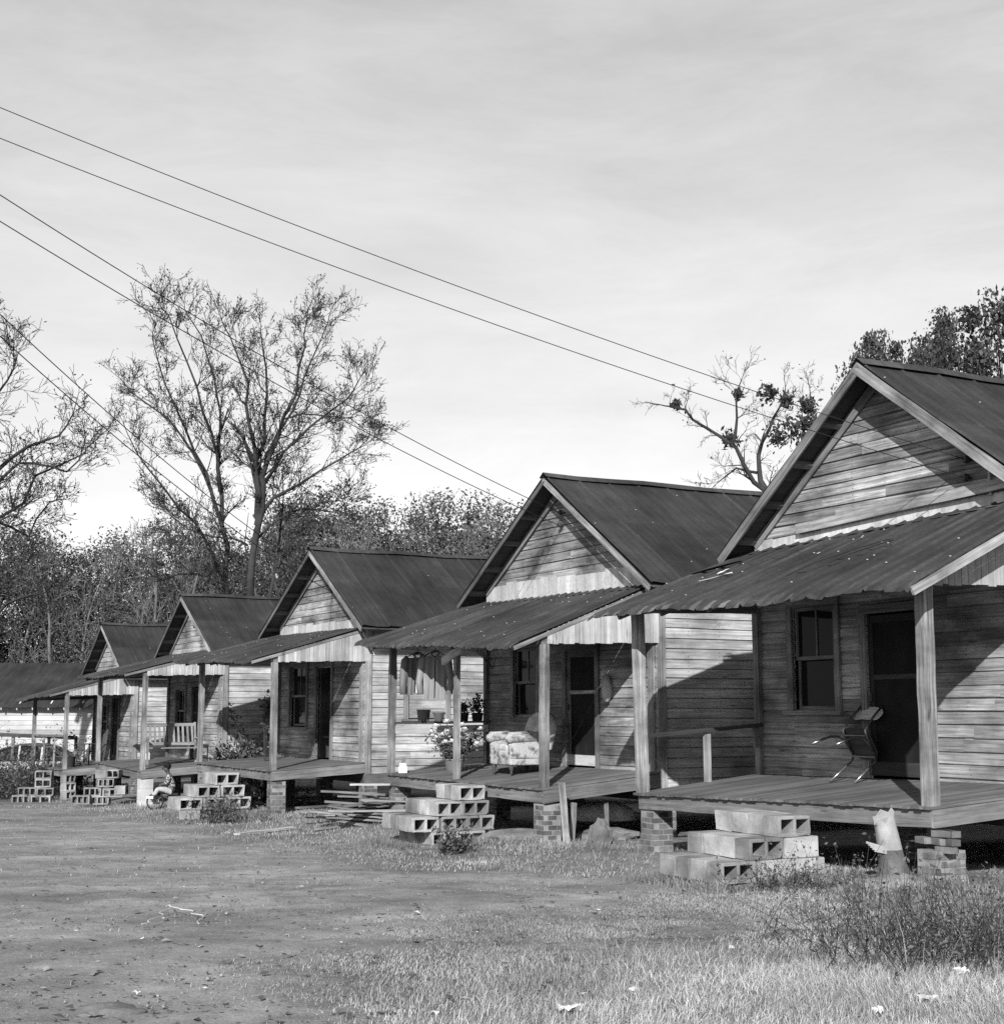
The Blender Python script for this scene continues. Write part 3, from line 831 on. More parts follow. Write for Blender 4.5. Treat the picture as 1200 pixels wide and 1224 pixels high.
bmS = bmesh.new(); bmesh.ops.create_cube(bmS, size=1); bmesh.ops.scale(bmS, vec=(.4, .25, .196), verts=bmS.verts); bmesh.ops.translate(bmS, vec=(0, 0, .098), verts=bmS.verts)
bmesh.ops.bevel(bmS, geom=list(bmS.edges), offset=.006, segments=2, affect='EDGES'); BLK0 = bpy.data.meshes.new('concrete_block_solid'); bmS.to_mesh(BLK0); bmS.free()
_a = BLK0.attributes.new('tone', 'FLOAT', 'FACE'); _a.data.foreach_set('value', np.full(len(BLK0.polygons), 1.1, np.float32)); BLK0.materials.append(M['concrete'])
BLKS = []
rb = random.Random(21)
def chip(me):
    xs = [v.co.copy() for v in me.vertices]; lo = Vector([min(c[k] for c in xs) for k in range(3)]); hi = Vector([max(c[k] for c in xs) for k in range(3)])
    for _ in range(4):
        cn = Vector([rb.choice((lo[k], hi[k])) for k in range(3)]); cn[rb.choice((0, 0, 1, 2))] *= rb.uniform(.5, 1.); ctr = (lo + hi) / 2
        for v in me.vertices:
            if (v.co - cn).length < .04: v.co += (ctr - v.co).normalized() * rb.uniform(.006, .02)
    for v in me.vertices: v.co += Vector((rb.uniform(-1, 1), rb.uniform(-1, 1), rb.uniform(-1, 1))) * .0018
for tn in (.6, .72, .82, .92, 1., 1.08, 1.15):
    for src in (BLK2, BLK3):
        m = src.copy(); m.attributes['tone'].data.foreach_set('value', np.array([tn * rb.uniform(.93, 1.07) for _ in m.polygons], np.float32)); chip(m); BLKS.append((src, m))
def block(p, ang, label, group, three=False, pitch=0.):
    me = random.choice([m for s, m in BLKS if s is (BLK3 if three else BLK2)])
    o = bpy.data.objects.new('concrete_block', me); COL.objects.link(o)
    o.location = p; o.rotation_euler = (0, pitch, ang)
    tag(o, label, 'concrete block', group); return o
AANG = math.atan2(A_.y, A_.x)
ORD = {4: ['leftmost', 'second', 'third', 'rightmost'], 3: ['leftmost', 'middle', 'rightmost'], 2: ['left', 'right'], 1: ['only']}
def steps(h, s_right, courses, whose, z0, sc=1.15, solid=False):
    """courses bottom to top: (depth of the front face before the porch edge, blocks deep, blocks across)"""
    names = {3: ['bottom', 'middle', 'top'], 4: ['lowest', 'second', 'third', 'top']}[len(courses)]
    for k, (off, deep, across) in enumerate(courses):
        z = z0 + k * .199 * sc
        for j in range(deep):
            for i in range(across):
                if j > 0 and i < across - 1: continue
                s = s_right + (across - .5 - i) * .256 * sc          # i = 0 leftmost
                q = wp(h, s + random.uniform(-.008, .008), off + (.2 + j * .408) * sc + random.uniform(-.015, .015), z)
                lab = ('%s end-on block in the %s course of the steps to %s' % (ORD[across][i], names[k], whose) if j == 0 else
                       'block %s the front row, %s course of the steps to %s' % ('just behind' if j == 1 else 'two behind', names[k], whose))
                o = block(q, AANG + random.uniform(-.03, .03), lab, 'concrete blocks stacked as porch steps'); o.scale = (sc, sc, sc); o.rotation_euler[0] = random.uniform(-.012, .012)
                if j and solid: o.data = BLK0
steps(h1, 1.66, [(-1.36, 3, 4), (-.98, 2, 4), (-.60, 1, 4)], 'the nearest cabin', -.215, 1.15, True)
steps(h2, 1.55, [(-1.10, 2, 4), (-1.40, 3, 4), (-1.02, 2, 4), (-.62, 1, 3)], 'the armchair porch', -.46)
steps(h3, 1.95, [(-1.40, 3, 3), (-1.02, 2, 3), (-.62, 1, 3)], 'the lumber pile cabin', -.5, 1.3)
def loose(u0, u1, v, Y, lab, three=True, ang=0., sc=None):
    """block whose face spans u0..u1 with its foot at v"""
    p = at((u0 + u1) / 2, v, Y); wd = (u1 - u0) / 1737 * Y / .40
    o = block(p, ang + random.uniform(-.06, .06), lab, 'loosely stacked blocks by the far porches', three); o.data = random.choice([m for q_, m in BLKS[:8] if q_ is (BLK3 if three else BLK2)]); o.scale = (wd, 1.15, sc or 1.15); return o
for (u0, u1, v, ang, three, lab) in ((86, 108, 961.5, 0, 1, 'pale three-cored block at the left foot of the bench porch steps'), (110, 131, 962, 0, 1, 'second block at the foot of the bench porch steps'), (101, 122, 952, 0, 1, 'three-cored block on the second course of the bench porch steps'),
                    (123, 146, 953, .25, 1, 'pale tilted block right of the second course of the bench porch steps'), (118, 137, 941, 0, 1, 'three-cored block in the third course of the bench porch steps'), (129, 144, 930.5, 0, 0, 'topmost two-cored block under the edge of the bench porch'),
                    (116, 129, 930.5, 1.5, 0, 'plain-ended block under the left end of the bench porch'), (140, 148, 950, 1.6, 0, 'small end-on block right of the bench porch steps')):
    loose(u0, u1, v, 37.9 - (u0 == 86) * .2, lab, bool(three), ang)
for (u0, u1, v, ang, three, lab) in ((15, 37, 961, 0, 1, 'three-cored block on the ground at the foot of the farthest porch'), (22, 45, 951.5, 0, 1, 'dark-cored block in the second course before the farthest porch'), (45, 65, 952, .0, 0, 'wide block right of the second course before the farthest porch'),
                    (38, 62, 961.5, 0, 0, 'lowest right block before the farthest porch'), (43, 62, 941.5, 0, 0, 'two-cored block in the third course before the farthest porch'), (43, 63, 931.5, .1, 0, 'topmost pale block before the farthest porch'),
                    (74, 88, 956, .9, 0, 'lowest block of the stack under the farthest corner post'), (74, 88, 946, .9, 0, 'second block of the stack under the farthest corner post'), (74, 88, 936, .9, 0, 'upper block of the stack under the farthest corner post')):
    loose(u0, u1, v, 43.4, lab, bool(three), ang, 1.28)
block(ground_at(227, 980) + Vector((0, 0, 0)), 1.75, 'single block lying in the grass in front of the steps by the child', 'concrete blocks stacked as porch steps').scale = (1.2, 1.7, 1.)

# ------------------------------------------------------------------ tipped tube chair on the first porch
def tube_chair(h):
    s, d = 2.98, 1.45
    root = empty('tube_chair', wp(h, s, d, fz(h, s, d)), RZ)
    tag(root, 'metal tube school chair tipped forward against the dark doorway of the nearest cabin', 'chair')
    ph = math.radians(60); S = 1.12
    def T(x, y, z):
        y -= .22
        yy = y * math.cos(ph) + z * math.sin(ph); zz = -y * math.sin(ph) + z * math.cos(ph)
        return Vector((x * S, yy * S, zz * S + .012))
    r = .0155
    for sx in (-1, 1):
        mb = MB(); mb.tube([T(sx * .2, .22, 0), T(sx * .19, .2, .2), T(sx * .185, .185, .38), T(sx * .18, .15, .425)], r, 8); mb.build('leg', 'chrome', root, smooth=True)
        mb = MB(); mb.tube([T(sx * .2, -.26, 0), T(sx * .195, -.23, .14), T(sx * .19, -.2, .26), T(sx * .185, -.14, .36), T(sx * .183, -.05, .41), T(sx * .18, .08, .425)], r, 8); mb.build('leg', 'chrome', root, smooth=True)
        mb = MB(); mb.tube([T(sx * .18, .14, .432), T(sx * .18, -.1, .43), T(sx * .178, -.17, .45), T(sx * .175, -.2, .52), T(sx * .172, -.24, .66), T(sx * .17, -.27, .82)], r, 8); mb.build('back_post', 'chrome', root, smooth=True)
        for q in ((sx * .2, .22, 0), (sx * .2, -.26, 0)):
            pass
    mb = MB(); mb.tube([T(-.18, .15, .42), T(.18, .15, .42)], r * .9, 8); mb.build('stretcher', 'chrome', root); mb = MB(); mb.tube([T(-.18, -.12, .42), T(.18, -.12, .42)], r * .9, 8); mb.build('stretcher', 'chrome', root)
    def panel(name, fn, nx, ny, th, mat):
        mb = MB(); top = []; bot = []
        for i in range(ny + 1):
            rt, rb = [], []
            for j in range(nx + 1):
                p, nrm = fn(j / nx, i / ny); rt.append(p + nrm * th / 2); rb.append(p - nrm * th / 2)
            top.append(rt); bot.append(rb)
        mb.grid(top, lambda r_, c: (c * .05, r_ * .05)); mb.grid(bot, lambda r_, c: (c * .05, r_ * .05), flip=True)
        for seq in ([(0, j) for j in range(nx + 1)], [(ny, j) for j in range(nx + 1)], [(i, 0) for i in range(ny + 1)], [(i, nx) for i in range(ny + 1)]):
            for a, b in zip(seq, seq[1:]): mb.face([top[a[0]][a[1]], top[b[0]][b[1]], bot[b[0]][b[1]], bot[a[0]][a[1]]])
        return mb.build(name, mat, root)
    def rnd(u, v, k=.16):
        a, b = 2 * u - 1, 2 * v - 1
        return a * (1 - k * b * b * b * b), b * (1 - k * a * a * a * a)
    def seat(u, v):
        a, b = rnd(u, v); return T(a * .2, b * .2 + .0, .447 + .012 * (a * a) - .01 * b * (b < 0)), (T(0, 0, 1) - T(0, 0, 0)).normalized()
    def back(u, v):
        a, b = rnd(u, v); return T(a * .2, -.235 - b * .02 + .03 * a * a, .72 + b * .095), (T(0, 1, .2) - T(0, 0, 0)).normalized()
    panel('seat', seat, 8, 8, .012, 'darkwood'); panel('backrest', back, 8, 5, .012, 'ply')
tube_chair(h1)

# ------------------------------------------------------------------ armchair on the second porch
def armchair(h):
    s, d = 2.62, .62
    root = empty('armchair', wp(h, s, d, fz(h, s, d + .3)), RZ)        # local -y faces the road, x to the right
    tag(root, 'worn pale upholstered armchair with torn arms on the second porch', 'armchair')
    def rounded(name, cx, cy, cz, sx, sy, sz, mat, bev=.05, sub=True, rot=(0, 0, 0)):
        bm = bmesh.new(); bmesh.ops.create_cube(bm, size=1)
        bmesh.ops.scale(bm, vec=(sx, sy, sz), verts=bm.verts)
        bmesh.ops.bevel(bm, geom=list(bm.edges), offset=bev, segments=4, affect='EDGES', profile=.5)
        bmesh.ops.subdivide_edges(bm, edges=[e for e in bm.edges if e.calc_length() > .12], cuts=4, use_grid_fill=True)
        for v in bm.verts: v.co += Vector((random.uniform(-1, 1), random.uniform(-1, 1), random.uniform(-1, 1))) * .004
        me = bpy.data.meshes.new(name); bm.to_mesh(me); bm.free(); me.materials.append(M[mat])
        me.polygons.foreach_set('use_smooth', np.ones(len(me.polygons), bool))
        o = bpy.data.objects.new(name, me); COL.objects.link(o); o.parent = root; o.location = (cx, cy, cz); o.rotation_euler = rot
        return o
    rounded('seat_base', 0, .38, .27, .74, .7, .24, 'fabric', .03)
    rounded('seat_cushion', 0, .31, .43, .47, .54, .14, 'fabric_dark', .055)
    for sx in (-1, 1):
        rounded('armrest', sx * .325, .37, .42, .13, .7, .36, 'fabric', .05)
        a = rounded('arm_roll', sx * .335, .34, .6, .19, .76, .17, 'fabric_mid', .08, rot=(.05, 0, 0))
        rounded('arm_pad', sx * .33, .24, .672, .16, .42, .05, 'fabric', .022, rot=(.05, 0, .06 * sx))
    # curved back
    mb = MB(); rows = []
    prof = [(-.36, .40), (-.385, .6), (-.37, .78), (-.31, .9), (-.2, .975), (-.08, 1.01), (.08, 1.01), (.2, .975), (.31, .9), (.37, .78), (.385, .6), (.36, .40)]
    for (o, k) in ((.60, .86), (.56, .96), (.57, 1.), (.70, 1.), (.76, .97), (.76, .86)):
        rows.append([Vector((x * k, o + .06 + (z - .4) * .22, .4 + (z - .4) * (k if z > .5 else 1))) for (x, z) in prof])
    mb.grid(rows, lambda r, c: (c * .1, r * .1))
    mb.face([rows[0][k] for k in range(12)]); mb.face([rows[-1][k] for k in range(11, -1, -1)]); mb.face([rows[i][0] for i in range(6)] )
    mb.build('backrest', 'fabric_dark', root, smooth=True)
    for (x, y) in ((-.3, .08), (.3, .08), (-.3, .7), (.3, .7)):
        mb = MB(); mb.lathe((x, y, 0), [(0, 0), (.022, 0), (.026, .03), (.018, .05), (.04, .1), (.042, .13), (.03, .16), (0, .16)], 10); mb.build('leg', 'darkwood', root, smooth=True)
armchair(h2)

# ------------------------------------------------------------------ leaf helper
def leaf_cloud(centers, size, n, seed, asp=.5):
    r = np.random.default_rng(seed)
    C = np.asarray(centers)
    if n is not None: C = C[r.integers(0, len(C), n)]
    m = len(C)
    a = r.normal(size=(m, 3)); a /= np.linalg.norm(a, axis=1, keepdims=True)
    b = r.normal(size=(m, 3)); b -= a * (a * b).sum(1, keepdims=True); b /= np.linalg.norm(b, axis=1, keepdims=True)
    sz = size * r.uniform(.5, 1.35, (m, 1)) ** 1.4 * 1.1
    V = np.empty((m, 4, 3)); V[:, 0] = C - a * sz; V[:, 1] = C + b * sz * asp; V[:, 2] = C + a * sz; V[:, 3] = C - b * sz * asp
    return V.reshape(-1, 3), np.arange(m * 4).reshape(-1, 4), r.uniform(.55, 1.5, m)

# ------------------------------------------------------------------ things on the second porch
def rose_pot(h):
    s, d = 4.25, .55
    root = empty('rose_bush', wp(h, s, d, fz(h, s, d)))
    tag(root, 'white flowering rose bush in a pot at the left of the second porch', 'potted plant')
    mb = MB(); mb.lathe((.05, 0, 0), [(0, 0), (.13, 0), (.17, .2), (.185, .22), (.17, .24), (.15, .22), (0, .2)], 18); mb.build('pot', 'pot', root, smooth=False)
    r = np.random.default_rng(5); st = MB(); tips = []; lc = []
    for k in range(64):
        a = r.uniform(0, 2 * PI); tl = r.uniform(.15, 1.); ln = r.uniform(.3, .72)
        p = Vector((.05 + r.uniform(-.06, .06), r.uniform(-.06, .06), .2)); dr = Vector((math.cos(a) * tl * .75 - .12, math.sin(a) * tl * .75, 1)).normalized()
        pts = [p]
        for i in range(5):
            dr = (dr + Vector(r.normal(size=3)) * .13 + Vector((0, 0, -.05))).normalized(); pts.append(pts[-1] + dr * ln / 5)
            for _ in range(9): lc.append(np.array(pts[-1]) + r.normal(size=3) * .045)
        st.tube(pts, [.005, .004, .004, .003, .003, .002], 4); tips.append(pts[-1])
    st.build('stem', 'bark', root)
    V, Q, T = leaf_cloud(np.array(lc), .026, None, 6, .55); np_mesh('leaves', V, Q, T, 'weed', root)
    tips.sort(key=lambda p: -(p.z))
    for k in list(range(0, 64, 2))[:28]:
        p = tips[k]; fl = MB()
        for i in range(14):
            a = i * 2.4; e = .15 + (i / 14) * 1.3; rr = .06
            c = p + Vector((0, 0, .02)) + Vector((math.cos(a) * math.sin(e), math.sin(a) * math.sin(e), math.cos(e))) * .018
            o = Vector((math.cos(a) * math.sin(e), math.sin(a) * math.sin(e), math.cos(e) * .7)).normalized(); t_ = Vector((-math.sin(a), math.cos(a), 0))
            fl.face([c, c + o * rr * .6 + t_ * rr * .55, c + o * rr * 1.1, c + o * rr * .6 - t_ * rr * .55], tone=1)
        fl.build('flower', 'petal', root, recalc=False)
rose_pot(h2)
def simple(name, label, cat, mb, mats, loc, rz=0., group=None, smooth=False):
    o = mb.build(name, mats, None, smooth=smooth); o.location = loc; o.rotation_euler = (0, 0, rz); tag(o, label, cat, group); return o
W2 = h2.W
mb = MB(); mb.lathe((0, 0, 0), [(0, 0), (.1, 0), (.125, .2), (.135, .21), (.12, .215), (.1, .05), (0, .04)], 18)
simple('bucket', 'grey bucket on the shelf rail under the hanging jackets', 'bucket', mb, 'pot', wp(h2, W2, .64, 1.41))
mb = MB(); mb.lathe((0, 0, 0), [(0, 0), (.075, 0), (.1, .13), (.125, .135), (.125, .165), (.1, .165), (.09, .1), (0, .08)], 18)
simple('enamel_pot', 'small white enamel pot on the shelf rail of the second porch', 'pot', mb, 'ceramic', wp(h2, W2, .95, 1.41), smooth=False)
for (dd, k, lab) in ((1.45, 0, 'dark potted plant on the shelf rail, left of its taller neighbour'), (1.75, 1, 'taller dark potted plant at the wall end of the shelf rail')):
    root = empty('potted_plant', wp(h2, W2, dd, 1.41)); tag(root, lab, 'potted plant', 'dark pots on the shelf rail')
    mb = MB(); mb.lathe((0, 0, 0), [(0, 0), (.09, 0), (.11, .15), (.09, .16), (0, .15)], 14); mb.build('pot', 'rubber', root)
    c = RNG.normal(size=(260, 3)) * np.array([.06, .06, .06 + .03 * k]) + np.array([0, 0, .23 + .07 * k]); V, Q, T = leaf_cloud(c, .03, None, 8 + k); np_mesh('leaves', V, Q, T, 'leaf', root)
root = empty('paper_bag', wp(h2, 5.36, .12, fz(h2, 5.36, .12))); tag(root, 'small crumpled white bag by the left front post of the second porch', 'bag')
mb = MB(); ring = [[(-.075, -.05), (.075, -.055), (.08, .05), (-.07, .055)], [(-.065, -.05), (.07, -.04), (.065, .045), (-.06, .04)], [(-.055, -.02), (.045, -.03), (.05, .025), (-.05, .03)]]
rows = [[Vector((x, y, z)) for x, y in rg + rg[:1]] for rg, z in zip(ring, (.0, .1, .17))]
mb.grid(rows, lambda a, b: (a, b)); mb.face(rows[2][:4]); mb.face(rows[0][:4]); mb.build('bag_body', 'ceramic', root)
mb = MB(); mb.plank((0, 0, .16), (.02, .01, .27), (1, 0, 0), .06, .02, 2, .004, 1.); mb.build('folded_top', 'beam', root)

def jacket(h, s_, d, label, mat, open_, seed):
    z0 = 2.6
    root = empty('jacket', wp(h, s_, d, z0), math.radians(-90 + 9 * (2 - seed)))       # garment hangs in the y-z plane (along the porch end)
    tag(root, label, 'jacket', 'jackets hung at the porch end')
    r = random.Random(seed)
    def sheet(y0t, y1t, y0b, y1b, zt, zb, x, nz=14, ny=10, fold=.02, ph=0.):
        rows = []
        for i in range(nz + 1):
            f = i / nz; row = []
            for j in range(ny + 1):
                g = j / ny; y = (y0t + (y1t - y0t) * g) * (1 - f) + (y0b + (y1b - y0b) * g) * f
                row.append(Vector((x + fold * (.3 + f) * math.sin(g * 11 + ph + f * 1.2), y, zt + (zb - zt) * f - .06 * abs(g - .5) ** 1.5 * (1 - f))))
            rows.append(row)
        return rows
    body = MB()
    if open_:
        body.grid(sheet(-.2, -.045, -.19, -.07, -.06, -.72, .05, ph=seed), lambda a, b: (b, a)); body.grid(sheet(.045, .2, .07, .2, -.06, -.7, .05, ph=seed + 2), lambda a, b: (b, a))
        body.grid(sheet(-.2, .2, -.19, .2, -.05, -.68, -.03, ph=seed + 4), lambda a, b: (b, a), mi=1)
    else:
        body.grid(sheet(-.2, -.0, -.2, -.01, -.05, -.8, .05, ph=seed), lambda a, b: (b, a)); body.grid(sheet(.005, .2, .01, .21, -.05, -.8, .05, ph=seed + 2), lambda a, b: (b, a))
        body.grid(sheet(-.2, .2, -.2, .2, -.05, -.78, -.03, ph=seed + 4), lambda a, b: (b, a), mi=0)
    b = body.build('body', [mat, 'lining' if open_ else mat], root, smooth=True, recalc=False)
    for sy in (-1, 1):
        mb = MB(); ln = .66 if sy < 0 or not open_ else .6
        mb.tube([(0, sy * .17, -.05), (.0, sy * .22, -.12), (.01, sy * .245, -.3), (.015, sy * (.255 + .01 * seed % 1), -.5), (.02, sy * .25, -.05 - ln)], [.05, .075, .07, .062, .06], 10, 1)
        mb.build('sleeve', mat, root, smooth=True)
    mb = MB(); mb.tube([(.03, -.07, -.0), (.055, -.05, -.05), (.06, 0, -.1), (.055, .05, -.05), (.03, .07, .0), (-.03, .04, .02), (-.03, -.04, .02), (.03, -.07, 0)], .022, 6); mb.build('collar', mat, root, smooth=True)
    mb = MB(); mb.tube([(0, -.19, -.05), (0, 0, .05), (0, .19, -.05)], .008, 5); mb.tube([(0, 0, .05), (0, .0, .1), (0, .025, .125), (0, .0, .15), (0, -.02, .13)], .004, 5); mb.build('hanger', 'wire', root)
jacket(h2, 4.72, .1, 'open grey jacket with pale lining hung left of the other jacket', 'jacket', True, 1)
jacket(h2, 3.98, .1, 'closed striped jacket hung on the right, nearer the middle post', 'jacket2', False, 3)
# line that carries the hangers
mb = MB(); mb.plank(wp(h2, W2 - .1, .1, 2.745), wp(h2, 3.0, .1, 2.735), (0, 0, 1), .02, .02)
o = mb.build('hanging_rail', 'iron'); tag(o, 'thin rail under the porch eave carrying the two jackets', 'rail')
mb = MB(); P0 = wp(h2, 3.35, -.06, 2.43); P1 = wp(h2, 2.62, -.06, 2.63)
mb.plank(P0, P1, (0, 0, 1), .14, .05, 4, .003, 1.25); o = mb.build('slanted_board', 'pale'); tag(o, 'short pale board hung at a slant across the thin middle post', 'board')
mb = MB(); q = wp(h2, 2.35, .1, 2.56)
for k in range(3): mb.tube([q + A_ * (.05 * k) + Vector((0, 0, .05)), q + A_ * (.05 * k) + R_ * .02, q + A_ * (.15 + .06 * k) + Vector((0, 0, -.16 - .06 * k)), q + A_ * (.2 + .06 * k) + Vector((0, 0, -.1))], .008, 5)
o = mb.build('wire_hanger', 'wire'); tag(o, 'dark twisted wire hanging under the eave near the middle post', 'wire')
mb = MB(); c = wp(h2, 1.3, D - .1, 2.2)
mb.tube([c, c + Vector((0, 0, -.1)), c + Vector((0.02, 0, -.3)), c + Vector((0, 0, -.45))], [.03, .08, .1, .05], 8); o = mb.build('hanging_rag', 'fabric_dark', smooth=True); tag(o, 'dark rag hung on the wall right of the screen door', 'rag')

# ------------------------------------------------------------------ under and beside the second porch
def lean(u0, v0, u1, v1, Y0, Y1, w, th, lab, mat='trim', tone=1., name='leaning_board'):
    mb = MB(); mb.plank(at(u0, v0, Y0), at(u1, v1, Y1), (1, .2, 0), w, th, 5, .004, tone); o = mb.build(name, mat); tag(o, lab, 'board', 'boards leaning at the second porch')
lean(671, 936, 678, 1014, 21.1, 20.6, .1, .025, 'tall narrow board leaning on the right porch side of the armchair cabin')
lean(686, 960, 683, 1011, 21.6, 21.3, .09, .025, 'short dark board upright behind the tall leaning one', tone=.8)
lean(724, 957, 726, 1000, 22.2, 22.0, .06, .04, 'thin stake standing under the right side of the second porch', tone=.8)
mb = MB()
def stone(p, r, sz, seed, mat='stone', label='', flat=.8, name='stone', cat='stone'):
    rr = np.random.default_rng(seed); bm = bmesh.new(); bmesh.ops.create_icosphere(bm, subdivisions=3, radius=1)
    k = rr.normal(size=(6, 3)); ph = rr.uniform(0, 6, 6)
    for v in bm.verts:
        n = sum(math.sin(3.4 * v.co.dot(Vector(k[i])) + ph[i]) for i in range(6)) / 6
        v.co *= 1 + .38 * n; v.co = Vector((v.co.x * sz[0], v.co.y * sz[1], v.co.z * sz[2]))
    me = bpy.data.meshes.new(name); bm.to_mesh(me); bm.free(); me.materials.append(M[mat])
    a = me.attributes.new('tone', 'FLOAT', 'FACE'); a.data.foreach_set('value', np.full(len(me.polygons), 1, np.float32))
    o = bpy.data.objects.new(name, me); COL.objects.link(o); o.location = p; tag(o, label, cat); return o
q = at(718, 1000, 21.3); q.z = gz(q.x, q.y) + .12
stone(q, 1, (.17, .1, .22), 14, label='jagged grey rock standing under the right side of the second porch')
q = at(618, 992, 22.6); q.z = gz(q.x, q.y) - .02
stone(q, 1, (.55, .4, .14), 5, 'earth', 'low mound of bare earth under the second porch by the steps', name='earth_mound', cat='mound')
q = at(722, 1003, 22.4); q.z = gz(q.x, q.y) + .0
stone(q, 1, (.5, .4, .16), 6, 'earth', 'earth mound beside the stake under the second porch', name='earth_mound', cat='mound')
root = empty('old_tub', at(722, 968, 23.2)); root.rotation_euler = (0, 0, .3); tag(root, 'old oval tub stored upside down beneath the second porch', 'tub')
mb = MB(); mb.lathe((0, 0, 0), [(0, .1), (.2, .08), (.36, .0), (.4, -.16), (.43, -.16), (.39, .02), (.2, .11), (0, .13)], 20); mb.build('tub_shell', 'galv', root, smooth=True); root.scale = (1.2, .8, 1)
mb = MB(); mb.tube([(.42, -.08, -.06), (.49, -.06, -.07), (.49, .06, -.07), (.42, .08, -.06)], .012, 6); mb.build('handle', 'iron', root)

# lumber pile between the second and third cabins
pc = ground_at(418, 985)
r = random.Random(9)
G = 'planks in the lumber pile'
for k in range(34):
    lay = k // 6; z = pc.z + .035 + lay * .075 + r.uniform(0, .03)
    cpos = Vector((pc.x + .35 + r.uniform(-.35, .35) + .25 * (lay * .3), pc.y + r.uniform(-.75, .75), z))
    a = math.radians(r.gauss(14, 30)); ln = r.uniform(1.2, 2.2)
    dv = Vector((math.cos(a), math.sin(a), r.uniform(-.12, .12)))
    mb = MB(); mb.plank(-dv * ln / 2, dv * ln / 2, (-dv.y, dv.x, 0), r.uniform(.07, .18), r.uniform(.022, .045), 3, .004, r.uniform(.35, 1.))
    o = mb.build('plank', r.choice(['trim', 'beam', 'pale'])); o.location = cpos
    tag(o, 'weathered plank lying in the loose lumber pile between two cabins', 'plank', G)
for (u0, v0, u1, v1, lab, t_, dz) in ((283, 999, 352, 991, 'single pale plank lying apart on the grass left of the lumber pile', 1.3, .02), (355, 977, 470, 969, 'long dark plank sticking out left across the lumber pile', .7, .18),
                                (420, 938, 468, 938, 'bright pale plank on top of the lumber pile', 1.15, 0), (385, 946, 462, 950, 'long grey plank along the top of the lumber pile', .9, 0)):
    if dz: a, b = ground_at(u0, v0), ground_at(u1, v1); a.z += dz; b.z += dz
    else: a, b = at(u0, v0, 26.6), at(u1, v1, 26.3)
    mb = MB(); mb.plank(a, b, (0, 1, 0), .13, .035, 5, .004, t_); o = mb.build('plank', 'pale' if t_ > 1 else 'trim'); tag(o, lab, 'plank', G)

# ------------------------------------------------------------------ bench on the fourth porch, things on the fifth
def bench(h):
    s, d = .75, 1.0
    root = empty('porch_bench', wp(h, s, d, fz(h, s, d)), math.atan2(R_.y, R_.x) - PI / 2); tag(root, 'pale slatted wooden bench with arms on the fourth porch', 'bench')
    Wd = 1.35
    X = Vector((1, 0, 0)); Y = Vector((0, 1, 0)); Z = Vector((0, 0, 1))
    # bench faces the road (-y)
    for k in range(4):
        mb = MB(); mb.plank((-Wd / 2, -.02 + k * .12, .43), (Wd / 2, -.02 + k * .12, .43), Y, .1, .025, 1, 0, 1.1); mb.build('seat_slat', 'trim', root)
    bk = MB(); bk.plank((-Wd / 2, .62, 1.02), (Wd / 2, .62, 1.02), Z, .08, .03, 1, 0, 1.2); bk.plank((-Wd / 2, .49, .53), (Wd / 2, .49, .53), Z, .08, .03, 1, 0, 1.1); bk = bk.build('back_frame', 'trim', root)
    for k in range(11):
        x = -Wd / 2 + .06 + k * (Wd - .12) / 10; mb = MB(); mb.plank((x, .49, .56), (x, .615, 1.0), X, .05, .018, 1, 0, 1.2); mb.build('slat', 'trim', bk)
    for sx in (-1, 1):
        x = sx * (Wd / 2 + .025)
        mb = MB(); mb.plank((x, -.04, 0), (x, -.04, .66), X, .05, .07, 1, 0, 1.1); mb.build('leg', 'trim', root)
        mb = MB(); mb.plank((x, .46, 0), (x, .65, 1.08), X, .05, .07, 1, 0, 1.1); mb.build('leg', 'trim', root)
        mb = MB(); mb.plank((x, -.09, .675), (x, .58, .68), X, .08, .03, 1, 0, 1.2); mb.build('armrest', 'trim', root)
        mb = MB(); mb.plank((x, -.02, .39), (x, .5, .39), Z, .07, .04, 1, 0, .9); mb.build('seat_rail', 'trim', root)
bench(h4)
def slat_chair(h, s, d, rz, lab):
    root = empty('slat_chair', wp(h, s, d, fz(h, s, d)), RZ + rz); tag(root, lab, 'chair')
    X = Vector((1, 0, 0)); Y = Vector((0, 1, 0)); Z = Vector((0, 0, 1))
    mb = MB(); mb.box((0, .22, .43), .5, .46, .035, .8); mb.build('seat', 'darkwood', root)
    for sx in (-1, 1):
        mb = MB(); mb.plank((sx * .24, 0, 0), (sx * .24, 0, .65), X, .04, .04, 1, 0, 1); mb.build('leg', 'darkwood', root)
        mb = MB(); mb.plank((sx * .24, .44, 0), (sx * .22, .58, 1.1), X, .04, .04, 1, 0, 1); mb.build('leg', 'darkwood', root)
        mb = MB(); mb.plank((sx * .25, -.04, .66), (sx * .25, .5, .66), X, .07, .025, 1, 0, 1); mb.build('armrest', 'darkwood', root)
    for k in range(5):
        mb = MB(); x = -.17 + .085 * k; mb.plank((x, .47, .46), (x, .57, 1.04), X, .045, .015, 1, 0, 1.1); mb.build('slat', 'darkwood', root)
    mb = MB(); mb.plank((-.24, .58, 1.06), (.24, .58, 1.06), Z, .09, .025, 1, 0, 1); mb.build('top_rail', 'darkwood', root)
slat_chair(h5, 1.7, 1.0, .1, 'dark slat-back armchair on the farthest porch, right of the buckets')
